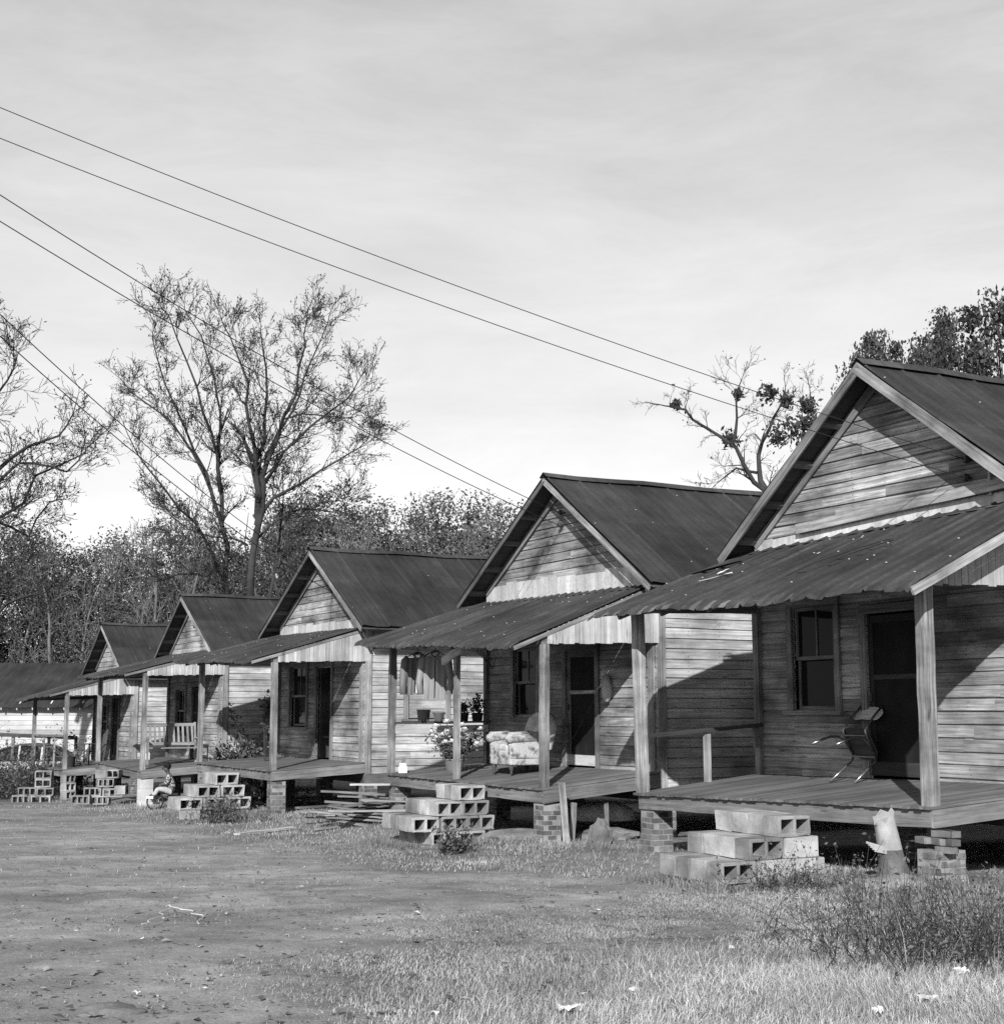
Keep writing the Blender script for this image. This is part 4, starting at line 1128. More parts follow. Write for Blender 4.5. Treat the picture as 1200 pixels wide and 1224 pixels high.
for (s, d, lab, mat, r_) in ((1.2, .4, 'dark bucket nearest the corner post of the farthest porch', 'rubber', .15), (1.55, .5, 'dark bucket in the middle of three on the farthest porch', 'rubber', .14), (2.0, .45, 'dark bucket at the left of three on the farthest porch', 'pot', .15)):
    mb = MB(); mb.lathe((0, 0, 0), [(0, 0), (r_ * .8, 0), (r_, .3), (r_ + .012, .31), (r_ - .01, .31), (r_ * .75, .03), (0, .02)], 14)
    simple('bucket', lab, 'bucket', mb, mat, wp(h5, s, d, fz(h5, s, d)), group='buckets on the farthest porch')
for (s, d, lab, mat, r_, hh) in ((4.2, 1.2, 'small pale bottle on the floor of the bench porch', 'ceramic', .06, .26), (4.55, 1.3, 'dark can on the floor of the bench porch, left of the bottle', 'pot', .08, .2)):
    mb = MB(); mb.lathe((0, 0, 0), [(0, 0), (r_, 0), (r_, hh * .6), (r_ * .5, hh * .8), (r_ * .45, hh), (0, hh)], 12); simple('bottle' if hh > .22 else 'can', lab, 'bottle' if hh > .22 else 'can', mb, mat, wp(h4, s, d, fz(h4, s, d)))

# ------------------------------------------------------------------ child on a tricycle
def skin_body(name, verts, edges, rad, mat, parent, root_i=0, sub=2):
    me = bpy.data.meshes.new(name); me.from_pydata(verts, edges, []); o = bpy.data.objects.new(name, me); COL.objects.link(o); o.parent = parent
    md = o.modifiers.new('skin', 'SKIN'); md.use_smooth_shade = True
    for i, r in enumerate(rad): me.skin_vertices[0].data[i].radius = (r, r) if not isinstance(r, tuple) else r
    me.skin_vertices[0].data[root_i].use_root = True
    s = o.modifiers.new('sub', 'SUBSURF'); s.levels = sub; s.render_levels = sub
    me.materials.append(M[mat])
    return o
def trike_and_child():
    p = ground_at(185, 968); p = Vector((p.x + .0, p.y, gz(p.x, p.y)))
    rz = math.radians(190)          # local +x is forward -> image left
    tr = empty('tricycle', p, rz); tag(tr, 'small old tricycle with a large front wheel, ridden by the child', 'tricycle')
    def wheel(c, R, name):
        mb = MB(); n = 24
        mb.tube([(c[0] + R * math.cos(2 * PI * k / n), c[1], c[2] + R * math.sin(2 * PI * k / n)) for k in range(n + 1)], R * .1, 8); w = mb.build(name, 'rubber', tr, smooth=True)
        sp = MB()
        for k in range(10): sp.tube([c, (c[0] + R * .95 * math.cos(2 * PI * k / 10), c[1], c[2] + R * .95 * math.sin(2 * PI * k / 10))], .004, 4)
        sp.tube([(c[0], c[1] - .05, c[2]), (c[0], c[1] + .05, c[2])], .02, 8); sp.build('spokes', 'chrome', w)
    wheel((0, 0, .185), .185, 'front_wheel')
    for sy in (-1, 1): wheel((-.52, sy * .2, .11), .11, 'rear_wheel')
    mb = MB(); mb.tube([(0, .06, .185), (-.02, .05, .36), (-.06, 0, .42), (-.1, 0, .58)], .012, 6); mb.tube([(0, -.06, .185), (-.02, -.05, .36), (-.06, 0, .42)], .012, 6)
    mb.tube([(-.06, 0, .4), (-.2, 0, .3), (-.42, 0, .2), (-.52, 0, .12)], .016, 6); mb.tube([(-.52, -.2, .11), (-.52, .2, .11)], .012, 6); mb.build('frame', 'iron', tr)
    mb = MB(); mb.tube([(-.14, -.19, .57), (-.1, -.1, .59), (-.1, .1, .59), (-.14, .19, .57)], .011, 6); mb.build('handlebar', 'chrome', tr)
    mb = MB(); mb.tube([(-.3, 0, .3), (-.42, 0, .33)], .02, 6); mb.box((-.4, 0, .36), .26, .2, .04); mb.build('saddle', 'rubber', tr)
    for sy in (-1, 1):
        mb = MB(); mb.box((.06 * sy, sy * .12, .185 + .05 * sy), .09, .07, .025); mb.build('pedal', 'rubber', tr)
    ch = empty('person', p, rz); tag(ch, 'small child in a plaid shirt and light trousers riding the tricycle', 'person')
    # body: one continuous skin figure
    V = [(-.40, 0, .43), (-.38, 0, .56), (-.33, 0, .70), (-.30, 0, .80), (-.275, 0, .86), (-.25, 0, .93), (-.235, 0, 1.02)]
    E = [(0, 1), (1, 2), (2, 3), (3, 4), (4, 5), (5, 6)]
    R = [(.1, .085), (.095, .08), (.1, .085), (.075, .06), (.035, .035), (.075, .085), (.07, .078)]
    for sy in (-1, 1):
        b = len(V)
        V += [(-.305, sy * .115, .775), (-.29, sy * .155, .66), (-.2, sy * .17, .60), (-.14, sy * .17, .595), (-.115, sy * .165, .595)]
        E += [(3, b), (b, b + 1), (b + 1, b + 2), (b + 2, b + 3), (b + 3, b + 4)]; R += [.05, .04, .034, .024, .028]
        b = len(V); kz = .2 + .05 * sy
        V += [(-.36, sy * .085, .42), (-.2, sy * .11, .45 + .03 * sy), (-.06, sy * .12, .44 + .05 * sy), (-.03 + .03 * sy, sy * .12, .33 + .04 * sy), (.02 + .06 * sy, sy * .12, kz + .06), (.1 + .06 * sy, sy * .12, kz + .045)]
        E += [(0, b), (b, b + 1), (b + 1, b + 2), (b + 2, b + 3), (b + 3, b + 4), (b + 4, b + 5)]; R += [.075, .065, .055, .045, .035, .03]
    skin_body('body', V, E, R, 'skin', ch)
    shirt_V = [(-.39, 0, .45), (-.38, 0, .56), (-.33, 0, .70), (-.30, 0, .79), (-.29, 0, .825)]; shirt_E = [(0, 1), (1, 2), (2, 3), (3, 4)]; shirt_R = [(.115, .1), (.11, .1), (.112, .1), (.095, .08), (.05, .05)]
    for sy in (-1, 1):
        b = len(shirt_V); shirt_V += [(-.305, sy * .118, .775), (-.29, sy * .155, .665), (-.21, sy * .17, .605)]; shirt_E += [(3, b), (b, b + 1), (b + 1, b + 2)]; shirt_R += [.062, .052, .045]
    skin_body('shirt', shirt_V, shirt_E, shirt_R, 'plaid', ch)
    tv = [(-.40, 0, .43), (-.395, 0, .47)]; te = [(0, 1)]; trr = [(.11, .1), (.1, .09)]
    for sy in (-1, 1):
        b = len(tv); kz = .2 + .05 * sy
        tv += [(-.36, sy * .085, .42), (-.2, sy * .11, .45 + .03 * sy), (-.06, sy * .12, .44 + .05 * sy), (-.03 + .03 * sy, sy * .12, .33 + .04 * sy), (.012 + .06 * sy, sy * .12, kz + .1)]
        te += [(0, b), (b, b + 1), (b + 1, b + 2), (b + 2, b + 3), (b + 3, b + 4)]; trr += [.085, .075, .066, .056, .05]
    skin_body('trousers', tv, te, trr, 'trouser', ch)
    bm = bmesh.new(); bmesh.ops.create_uvsphere(bm, u_segments=20, v_segments=12, radius=.098)
    for v in bm.verts:
        if v.co.z < -.01 and v.co.x > -.02: v.co *= .8
    me = bpy.data.meshes.new('hair'); bm.to_mesh(me); bm.free(); me.materials.append(M['hair']); o = bpy.data.objects.new('hair', me); COL.objects.link(o); o.parent = ch; o.location = (-.255, 0, 1.02)
    for sy in (-1, 1):
        mb = MB(); kz = .2 + .05 * sy; mb.box((.06 + .06 * sy, sy * .12, kz + .045), .17, .07, .06); mb.build('shoe', 'whitepaint', ch)
    f = MB()
    for sy in (-1, 1):
        f.box((-.163, sy * .03, .985), .01, .016, .012)
    f.box((-.152, 0, .96), .03, .02, .03); f.box((-.163, 0, .925), .01, .04, .01); f.build('face_features', 'hair', ch)
trike_and_child()

# ------------------------------------------------------------------ stump, litter, roof debris
def stump():
    p = on_ground(1064, 14.55); root = empty('tree_stump', p); tag(root, 'broken pale-topped tree stump leaning in front of the nearest porch', 'stump')
    mb = MB(); n = 16; rows = []
    r = np.random.default_rng(2); rad = [.27, .2, .155, .135, .12, .112, .108, .104]; zz = [-.12, .03, .12, .22, .36, .5, .6, .68]
    for k in range(8):
        row = []
        for j in range(n + 1):
            a = 2 * PI * (j % n) / n; rr = rad[k] * (1 + .18 * math.sin(a * 3 + k * .3) * (1 if k < 3 else .3) + .05 * math.sin(a * 7 + k))
            top = .06 * math.sin(a + 1.) + .03 * math.sin(a * 5) if k == 7 else 0
            row.append(Vector((rr * math.cos(a) - .16 * zz[k], rr * math.sin(a), zz[k] + top)))
        rows.append(row)
    mb.grid(rows[:5], lambda a, b: (b, a)); 
    o = mb.build('root_flare', 'rootbark', root, smooth=True)
    mb = MB(); mb.grid(rows[4:], lambda a, b: (b, a)); mb.face([rows[7][j] for j in range(n)]); mb.build('bare_trunk', 'cut', root, smooth=True)
    mb = MB()
    for k in range(5): mb.plank((-.1, -.1, .33 + .012 * k), (-.24 - .02 * k, -.14, .36 + .02 * k), (0, 0, 1), .02, .015, 1, 0, 1); 
    mb.build('splinter', 'cut', root)
    # mound round it
    stone(p + Vector((-.05, -.05, -.03)), 1, (.42, .34, .17), 12, 'earth', 'grassy earth mound round the foot of the broken stump', name='earth_mound', cat='mound')
stump()
def paper(u, v, sz, lab, seed, mat='paper', name='paper_scrap', cat='paper'):
    p = ground_at(u, v); rr = random.Random(seed); mb = MB(); n = 5; rows = []
    for i in range(n + 1):
        rows.append([Vector(((j / n - .5) * sz + rr.uniform(-.1, .1) * sz, (i / n - .5) * sz * .8 + rr.uniform(-.1, .1) * sz, .05 * sz + rr.uniform(0, .45) * sz)) for j in range(n + 1)])
    mb.grid(rows, lambda a, b: (a, b)); o = mb.build(name, mat, recalc=False); o.location = p + Vector((0, 0, .015)); o.rotation_euler = (0, 0, rr.uniform(0, 6)); tag(o, lab, cat)
paper(681, 1215, .13, 'crumpled white paper at the bottom edge of the yard', 1); paper(1108, 1204, .12, 'wide pale scrap of paper in the dry grass near the right corner', 2)
paper(1050, 1216, .08, 'small pale scrap in the dry grass left of the wide one', 3); paper(757, 1188, .05, 'tiny white scrap in the grass above the crumpled paper', 4); paper(1147, 1168, .1, 'pale scrap in front of the dark weeds', 5)
paper(520, 1217, .05, 'tiny white scrap left of the crumpled paper', 6); paper(162, 1192, .05, 'small white scrap lying on the bare earth', 7)
mb = MB(); pts = [(168, 1113), (185, 1106), (195, 1098), (203, 1089), (215, 1094), (228, 1096), (238, 1102), (242, 1113)]
pts3 = [ground_at(u, v) for u, v in pts]; cur = []
for a, b in zip(pts3, pts3[1:]):
    for k in range(6): q = a.lerp(b, k / 6); cur.append(Vector((q.x + .03 * math.sin(len(cur) * .9), q.y + .03 * math.cos(len(cur) * .7), gz(q.x, q.y) + .05)))
mb.tube(cur, .0045, 5); o = mb.build('string', 'whitewash'); tag(o, 'white string lying in a bent line on the bare earth', 'string')
q = ground_at(133, 1211); stone(q, 1, (.2, .12, .05), 31, label='flat pale stone set in the bare earth near the front')
def on_roof(h, s, d): return wp(h, s, d, pz(h, s, d) + .06)
mb = MB(); mb.tube([on_roof(h1, s, d) + Vector((0, 0, dz)) for s, d, dz in ((2.3, .1, .0), (2.05, .35, .05), (1.75, .65, .05), (1.4, .85, .05), (1.25, .8, .04), (1.35, .72, .05), (1.7, .55, .03), (1.9, .4, .0))], .007, 5)
o = mb.build('bent_wire', 'wire'); tag(o, 'bent dark wire lying on the porch roof of the nearest cabin', 'wire')
r = random.Random(4)
for k, lab in enumerate(('splintered stick among the debris on the nearest porch roof', 'long flat shingle scrap on the left of the nearest porch roof', 'bright scrap of tin on the nearest porch roof')):
    s, d = ((4.35, .35), (5.3, .9), (4.2, .55))[k]
    a = on_roof(h1, s, d); b = on_roof(h1, s - (.5, .8, .12)[k], d + (.15, .25, .1)[k]); a.z += .01; b.z += .03
    mb = MB(); mb.plank(a, b, A_, (.03, .09, .12)[k], .012, 4, .006, (1.3, .5, 1.6)[k]); o = mb.build('roof_debris', ('pale', 'darkwood', 'galv')[k]); tag(o, lab, 'debris', 'debris on the nearest porch roof')

# ------------------------------------------------------------------ trees
def branch(tb, leaves, p, dr, ln, r, lev, R, up=.06, wander=.16, kids=(5, 4, 3), leafp=.6, mi=0, minr=.006):
    n = 5 if lev > 0 else 3
    pts = [p]; rad = [r]; d = dr.normalized()
    for i in range(n):
        d = (d + Vector((R.gauss(0, wander), R.gauss(0, wander), R.gauss(0, wander) + up))).normalized()
        pts.append(pts[-1] + d * ln / n); rad.append(max(r * (1 - .75 * (i + 1) / n), minr))
    tb.tube(pts, rad, 5 if r > .05 else 3, cap=False, mi=mi)
    if lev == 0:
        for q in pts[1:]:
            if R.random() < leafp: leaves.append(tuple(q + Vector((R.gauss(0, .08), R.gauss(0, .08), R.gauss(0, .08)))))
        return
    k = kids[-lev] if lev <= len(kids) else kids[0]
    for i in range(k):
        f = .25 + .75 * (i + R.random()) / k; j = min(int(f * n), n - 1); q = pts[j].lerp(pts[j + 1], f * n - j)
        dd = (pts[j + 1] - pts[j]).normalized(); ax = dd.orthogonal(); ax.rotate(Quaternion(dd, R.uniform(0, 2 * PI)))
        nd = (dd + ax.normalized() * R.uniform(.55, 1.1)).normalized()
        branch(tb, leaves, q, nd, ln * R.uniform(.38, .62), max(rad[j] * .6, minr), lev - 1, R, up, wander, kids, leafp, mi, minr)
def traced_tree(name, base_u, Y, limbs, label, seed, leafp=.5, leafsize=.07, lmat='leaf', kids=(6, 5, 4), density=1.6, sub=2.6, minr=.008, cat='tree', group=None, bark='bark', mistle=(), up=.05):
    """limbs: ([(u, v) ...], depth offset at start, depth offset at end, r0, r1) - drawn at the tree's own distance"""
    base = on_ground(base_u, Y); root = empty(name, base); tag(root, label, cat, group)
    R = random.Random(seed); tr = MB(); tw = MB(); lv = []
    for (px, o0, o1, r0, r1) in limbs:
        pts = []; n = len(px)
        for i, (u, v) in enumerate(px):
            f = i / (n - 1); w = at(u, v, Y + o0 + (o1 - o0) * f)
            if v > 900: w.z = base.z - .1
            pts.append(w - base)
        # resample with a slight wander
        P = [pts[0]]; rad = [r0]; tot = sum((b - a).length for a, b in zip(pts, pts[1:])); acc = 0
        for a, b in zip(pts, pts[1:]):
            L = (b - a).length; m = max(2, int(L / .8))
            for i in range(1, m + 1):
                q = a.lerp(b, i / m); acc2 = acc + L * i / m
                jit = min(.12, r0 * .5)
                P.append(q + Vector((R.gauss(0, jit), R.gauss(0, jit), R.gauss(0, jit * .5)))); rad.append(r0 + (r1 - r0) * (acc2 / tot) ** .8)
            acc += L
        tr.tube(P, rad, 8 if r0 > .1 else 5, cap=False)
        L0 = 0
        for i in range(2, len(P)):
            f = i / len(P)
            if rad[i] > .125 or f < .18: continue
            for _ in range(int(density + R.random())):
                dd = (P[i] - P[i - 1]).normalized(); ax = dd.orthogonal(); ax.rotate(Quaternion(dd, R.uniform(0, 2 * PI)))
                nd = (dd * .8 + ax.normalized() * R.uniform(.5, 1.1)).normalized()
                branch(tw, lv, P[i], nd, R.uniform(.5, 1.) * sub * (1.1 - .45 * f), max(rad[i] * .45, minr), 2, R, up, .17, kids, leafp, 0, minr)
        dd = (P[-1] - P[-2]).normalized()
        if rad[-1] < .1: branch(tw, lv, P[-1], dd, sub * .7, rad[-1], 2, R, up, .15, kids, leafp, 0, minr)
    tr.build('trunk', bark, root, smooth=True, recalc=False)
    tw.build('crown', bark, root, recalc=False)
    if lv:
        V, Q, T = leaf_cloud(np.array(lv), leafsize, None, seed); np_mesh('leaves', V, Q, T, lmat, root)
    for k, (u, v, rr) in enumerate(mistle):
        c = at(u, v, Y) - base; pts = RNG.normal(size=(190 if rr < .35 else 230, 3)) * rr * .45 + np.array(c); V, Q, T = leaf_cloud(pts, .07, None, seed + k); np_mesh('mistletoe_clump', V, Q, T, 'leaf', root)
    return root
Z1 = lambda L: [(x * .4, 300 + y * .4) for x, y in L]          # traced in an enlarged view of the photograph
big = [
 (Z1([(745, 1500), (748, 1040), (765, 850), (768, 690), (766, 600)]), 0, 0, .46, .13),
 (Z1([(767, 800), (764, 660), (748, 520), (735, 400), (700, 290), (640, 130)]), 0, -1.5, .25, .03),
 (Z1([(768, 790), (770, 650), (795, 500), (795, 350), (770, 200), (745, 150)]), 0, 1.5, .24, .03),
 (Z1([(768, 820), (774, 690), (820, 560), (880, 430), (910, 280), (935, 110)]), 0, -.5, .26, .03),
 (Z1([(772, 720), (800, 610), (870, 480), (930, 330), (985, 200), (1040, 160)]), 0, 2.5, .17, .03),
 (Z1([(775, 720), (850, 600), (930, 520), (1040, 440), (1110, 330)]), .2, -2, .17, .03),
 (Z1([(772, 800), (820, 740), (960, 655), (1050, 600), (1140, 545)]), .2, -1., .18, .03),
 (Z1([(770, 860), (830, 800), (900, 770), (1000, 780), (1080, 720)]), .2, 2., .12, .02),
 (Z1([(848, 502), (900, 488), (960, 490), (1050, 500), (1120, 560)]), -.2, 1., .08, .02),
 (Z1([(740, 880), (700, 860), (630, 855), (560, 830), (480, 760)]), 0, -2, .1, .02),
 (Z1([(700, 1500), (680, 1000), (665, 820), (655, 650), (652, 560)]), 1.2, .8, .32, .1),
 (Z1([(658, 720), (652, 610), (610, 480), (560, 330), (500, 190), (430, 100)]), .8, -1, .17, .03),
 (Z1([(652, 600), (655, 480), (640, 380), (600, 250), (520, 130)]), .8, 2, .13, .03),
 (Z1([(665, 820), (610, 660), (560, 540), (490, 390), (450, 250), (425, 170)]), 1, -2, .18, .03),
 (Z1([(640, 740), (580, 600), (500, 500), (400, 430), (345, 340)]), 1, 3, .15, .03),
 (Z1([(660, 960), (610, 850), (540, 770), (440, 650), (385, 560), (352, 490)]), 1, -1., .17, .03),
 (Z1([(690, 1060), (620, 970), (540, 965), (470, 990)]), 1, 2, .14, .04),
 (Z1([(800, 1060), (830, 900), (850, 780), (845, 620)]), 1.5, 2.5, .16, .03),
]
def trim(px, q):
    px = [Vector(p) for p in px]; L = [0]
    for a, b in zip(px, px[1:]): L.append(L[-1] + (b - a).length)
    t_ = L[-1] * q; out = []
    for i, p in enumerate(px):
        if L[i] < t_: out.append(p)
        else:
            f = (t_ - L[i - 1]) / (L[i] - L[i - 1]); out.append(px[i - 1].lerp(p, f)); break
    return [tuple(p) for p in out]
big = [(trim(a, .86) if k not in (0, 10) else a, b, c, d * .5, e * .75) for k, (a, b, c, d, e) in enumerate(big)]
traced_tree('shade_tree', 298, 56, big, 'large many-limbed tree, nearly leafless, standing behind the fourth cabin', 5, leafp=.5, leafsize=.042, kids=(6, 5, 5), density=2.4, sub=1.9, minr=.0085, up=.09)
left = [
 ([(-70, 960), (-60, 700), (-50, 560), (-40, 450), (-20, 380), (5, 335)], 0, -1, .4, .04),
 ([(-55, 640), (-10, 565), (30, 535), (70, 520), (98, 478)], 0, -1.5, .2, .03),
 ([(-60, 690), (-20, 600), (10, 560), (40, 553), (80, 563), (125, 520)], 0, 1., .16, .03),
 ([(-55, 720), (0, 620), (25, 600), (45, 570), (100, 540), (135, 515)], 0, 2., .15, .03),
 ([(-60, 760), (0, 620), (20, 615), (45, 590)], 0, -2, .14, .02),
 ([(-50, 560), (0, 470), (15, 440), (20, 400)], 0, -2, .14, .02),
 ([(-60, 800), (10, 720), (40, 710), (60, 715)], 0, -3, .14, .03),
 ([(-60, 640), (-10, 620), (30, 640), (60, 600), (90, 590)], 0, 3, .12, .02),
]
left = [(trim(a, .9), b, c, d * .7, e * .8) for a, b, c, d, e in left]
traced_tree('bare_tree', -70, 50, left, 'bare spreading tree at the left edge behind the pale building', 8, leafp=.15, leafsize=.05, kids=(6, 5, 4), density=2.0, sub=1.7, minr=.0085)
rightb = [
 ([(935, 900), (932, 640), (918, 590), (890, 555), (858, 522), (830, 500), (808, 485)], 0, -1, .2, .03),
 ([(918, 590), (905, 560), (912, 530), (925, 500), (940, 470)], 0, 1, .1, .02),
 ([(875, 535), (882, 500), (880, 470), (885, 455)], -.5, -1, .06, .015),
 ([(932, 620), (950, 560), (962, 510), (970, 470)], 0, 1.5, .1, .02),
 ([(905, 565), (880, 560), (860, 575)], 0, 1, .05, .015),
]
traced_tree('mistletoe_tree', 935, 42, rightb, 'bare tree with dark mistletoe clumps behind the nearest roof', 3, leafp=.05, leafsize=.04, kids=(5, 4, 4), density=1.5, sub=1.1, minr=.005,
            mistle=((882, 470, .14), (919, 469, .26), (873, 526, .3), (940, 478, .26), (930, 520, .4), (952, 512, .45), (808, 484, .12), (966, 486, .3), (968, 505, .3)))

def leafy(name, seed, Ht, Rc, base_f, nclump, per, size, lmat, clump=.9, bark='bark', shape=1., stems=1, label='', loc=(0, 0, 0), rz=0., sc=1., group=None):
    r = np.random.default_rng(seed); root = empty(name, loc, rz); tag(root, label, 'tree', group); root.scale = (sc, sc, sc)
    zc0 = Ht * base_f
    C = []
    while len(C) < nclump:
        q = r.uniform(-1, 1, 3); n_ = np.linalg.norm(q)
        if n_ > 1 or n_ < .35: continue
        z = (q[2] + 1) / 2
        wdt = (math.sin(PI * min(.97, z * .85 + .12))) ** shape
        C.append((q[0] * Rc * wdt * 1.1, q[1] * Rc * wdt * 1.1, zc0 + (Ht - zc0) * z))
    C = np.array(C)
    pts = []
    for c in C:
        k = r.uniform(.5, 1.25) * clump
        pts.append(c + np.clip(r.normal(size=(per, 3)), -1.7, 1.7) * np.array([.45, .45, .36]) * k)
    pts = np.concatenate(pts)
    V, Q, T = leaf_cloud(pts, size, None, seed + 1, .55); 
    # each clump has its own tone
    T = T * np.repeat(r.uniform(.65, 1.35, nclump), per)
    tb = MB(); R = random.Random(seed)
    for k in range(stems):
        a = R.uniform(0, 6); o = Vector((math.cos(a), math.sin(a), 0)) * (.0 if stems == 1 else .6)
        P = [o * .5 + Vector((0, 0, -.2))]; rad = [Ht * .018 / stems ** .4]
        for i in range(1, 9):
            P.append(Vector((o.x * (1 + i * .25) + R.gauss(0, .1), o.y * (1 + i * .25) + R.gauss(0, .1), Ht * .88 * i / 8))); rad.append(rad[0] * (1 - i / 8.6))
        tb.tube(P, rad, 7, cap=False)
        for c in C[k::stems]:
            i = min(7, max(1, int((c[2] * .72) / (Ht * .88) * 8))); a = P[i]; b = Vector(c); m = a.lerp(b, .5) + Vector((R.gauss(0, .15), R.gauss(0, .15), -.15))
            tb.tube([a, m, b], [rad[i] * .5 + .012, rad[i] * .3 + .01, .008], 4, cap=False)
    tb.build('trunk', bark, root, recalc=False)
    np_mesh('crown', V, Q, T, lmat, root); root['H'] = float(np.percentile(V[:, 2], 99.6))
    return root
protos = []
def place_tree(proto, u, Y, v_top, label, group, rz, name=None, wide=1.):
    p = on_ground(u, Y); ztop = at(u, v_top, Y).z; o = copy_tree(proto) if proto.get('used') else proto
    proto['used'] = 1
    s = (ztop - p.z) / proto['H']; o.location = p; o.rotation_euler = (0, 0, rz); o.scale = (s * wide, s * wide, s); o['label'] = label; o['group'] = group
    return o
def proto(seed, *a, **k):
    return leafy('leafy_tree', seed, *a, **k)
# evergreen oaks at upper right
oakA = proto(41, 13., 3.3, .45, 42, 360, .07, 'leaf', clump=.8); oakB = proto(42, 13., 3.1, .42, 38, 360, .07, 'leaf', clump=.75)
Gk = 'evergreen trees behind the nearest roof'
for (pr, u, Y, v, lab, rz, w) in ((oakA, 1072, 46, 398, 'dark evergreen tree rising just right of the nearest roof peak', .4, .5), (oakB, 1140, 48, 376, 'tallest dark evergreen tree standing above the nearest roof', 1.9, .62),
                                  (oakA, 1215, 44, 362, 'dark evergreen tree cut by the right edge of the photo', 3.1, .7)):
    place_tree(pr, u, Y, v, lab, Gk, rz, wide=w)
# wood behind the cabins
airA = proto(51, 13., 3.4, .2, 70, 260, .07, 'leaf_mid', clump=1.25, stems=3); airB = proto(52, 13., 3., .15, 66, 240, .07, 'leaf_light', clump=1.2, stems=3, bark='bark_pale')
Gm = 'airy trees beyond the second and third cabins'
r = random.Random(3)
for k, (u, Y, v, lab) in enumerate(((452, 84, 602, 'airy grey tree just right of the big bare tree'), (492, 88, 600, 'airy grey tree above the left part of the third roof'), (528, 86, 592, 'tallest airy tree above the middle of the third roof'), (562, 90, 596, 'airy tree above the right part of the third roof'),
                     (596, 87, 604, 'airy tree just left of the second roof slope'), (632, 92, 612, 'airy tree half hidden behind the second roof'), (425, 90, 620, 'airy tree seen through the lower limbs of the big tree'), (705, 95, 640, 'airy tree behind the second roof'))):
    place_tree(airA if k % 2 else airB, u, Y, v, lab, Gm, r.uniform(0, 6), wide=.95)
dkA = proto(61, 11., 4., .08, 70, 330, .058, 'leaf', clump=1.35, stems=2); dkB = proto(62, 11., 3.6, .06, 50, 300, .06, 'leaf_light', clump=1.2, stems=3); dkC = proto(63, 11., 4.4, .05, 48, 330, .06, 'leaf_mid', clump=1.2, stems=3)
Gd = 'dark trees in the wood behind the far cabins'
ww = ((-45, 76, 600, 'dark leafy tree at the far left edge of the wood'), (12, 75, 625, 'dark bushy tree low behind the pale building, second from the left edge'), (48, 79, 640, 'dark tree behind the left bare branches'), (92, 77, 655, 'dark tree above the right end of the pale building roof'),
      (130, 76, 640, 'dark tree straight behind the farthest cabin peak'), (165, 70, 655, 'dark tree above the gap between the two farthest roofs'), (205, 78, 630, 'dark tree behind the fourth cabin peak'), (240, 72, 655, 'dark tree behind the fourth roof, left of the big trunk'),
      (275, 80, 640, 'dark tree directly behind the big twin trunks'), (330, 74, 640, 'dark tree between the big trunk and the third roof'), (362, 82, 600, 'dark dense tree right of the big trunk above the third gable'), (398, 86, 585, 'dark dense tree at the right foot of the big tree'), (-95, 78, 600, 'dark tree outside the left edge of the wood'),
      (345, 90, 590, 'tall dark tree showing through the right limbs of the big tree'))
for k, (u, Y, v, lab) in enumerate(ww):
    place_tree((dkA, dkB, dkC)[k % 3], u, Y, v, lab, Gd, r.uniform(0, 6), wide=1.05)
# bare and half-bare trees standing in front of the wood
def wood_tree(seed, lp_):
    R = random.Random(seed); root = empty('wood_tree', (0, 0, 0)); tag(root, 'bare tree', 'tree'); tr = MB(); tw = MB(); lv = []
    P = [Vector((0, 0, -.3))]; d = Vector((R.gauss(0, .06), R.gauss(0, .06), 1)); rad = [.13]
    for i in range(14):
        d = (d + Vector((R.gauss(0, .07), R.gauss(0, .07), .05))).normalized(); P.append(P[-1] + d * .72); rad.append(.13 * (1 - i / 15) + .012)
    tr.tube(P, rad, 7, cap=False)
    for i in range(3, 15):
        for _ in range(2):
            ax = Vector((R.gauss(0, 1), R.gauss(0, 1), 0)).normalized()
            branch(tw, lv, P[i], (ax * R.uniform(.5, 1.1) + Vector((0, 0, R.uniform(.5, 1.1)))).normalized(), R.uniform(1.2, 3.4) * (1.15 - i / 22), rad[i] * .45, 2, R, .09, .17, (6, 5, 4), lp_, 0, .011)
    tr.build('trunk', 'bark_pale', root, smooth=True, recalc=False); tw.build('crown', 'bark_pale', root, recalc=False)
    root['H'] = max(v[2] for v in tw.v)
    if lv:
        V, Q, T = leaf_cloud(np.array(lv), .06, None, seed); np_mesh('leaves', V, Q, T, 'leaf_light', root)
    return root
wts = [wood_tree(81, .05), wood_tree(82, .5), wood_tree(83, .2)]
r = random.Random(12)
for k, (u, Y, v, lab) in enumerate(((150, 66, 612, 'slim bare tree above the gap right of the farthest roof'), (212, 64, 585, 'slim bare tree left of the big tree, above the fourth gable'), (112, 72, 632, 'half-bare tree above the right end of the pale building'), (62, 71, 640, 'half-bare tree under the left spreading branches'),
                                (20, 73, 612, 'bare tree at the left edge, low behind the pale building'), (182, 70, 625, 'bare tree directly above the valley between the two farthest roofs'), (250, 69, 600, 'bare tree just left of the big trunk'), (345, 68, 605, 'half-bare tree right of the big trunk, before the third gable'),
                                (398, 76, 600, 'half-bare tree over the left end of the third roof'), (470, 76, 605, 'bare tree among the airy trees above the third roof'), (545, 78, 598, 'bare tree over the right end of the third roof'), (88, 70, 650, 'low bare tree behind the ridge of the pale building'))):
    place_tree(wts[k % 3], u, Y, v, lab, 'bare trees before the wood', r.uniform(0, 6), wide=r.uniform(.8, 1.1))

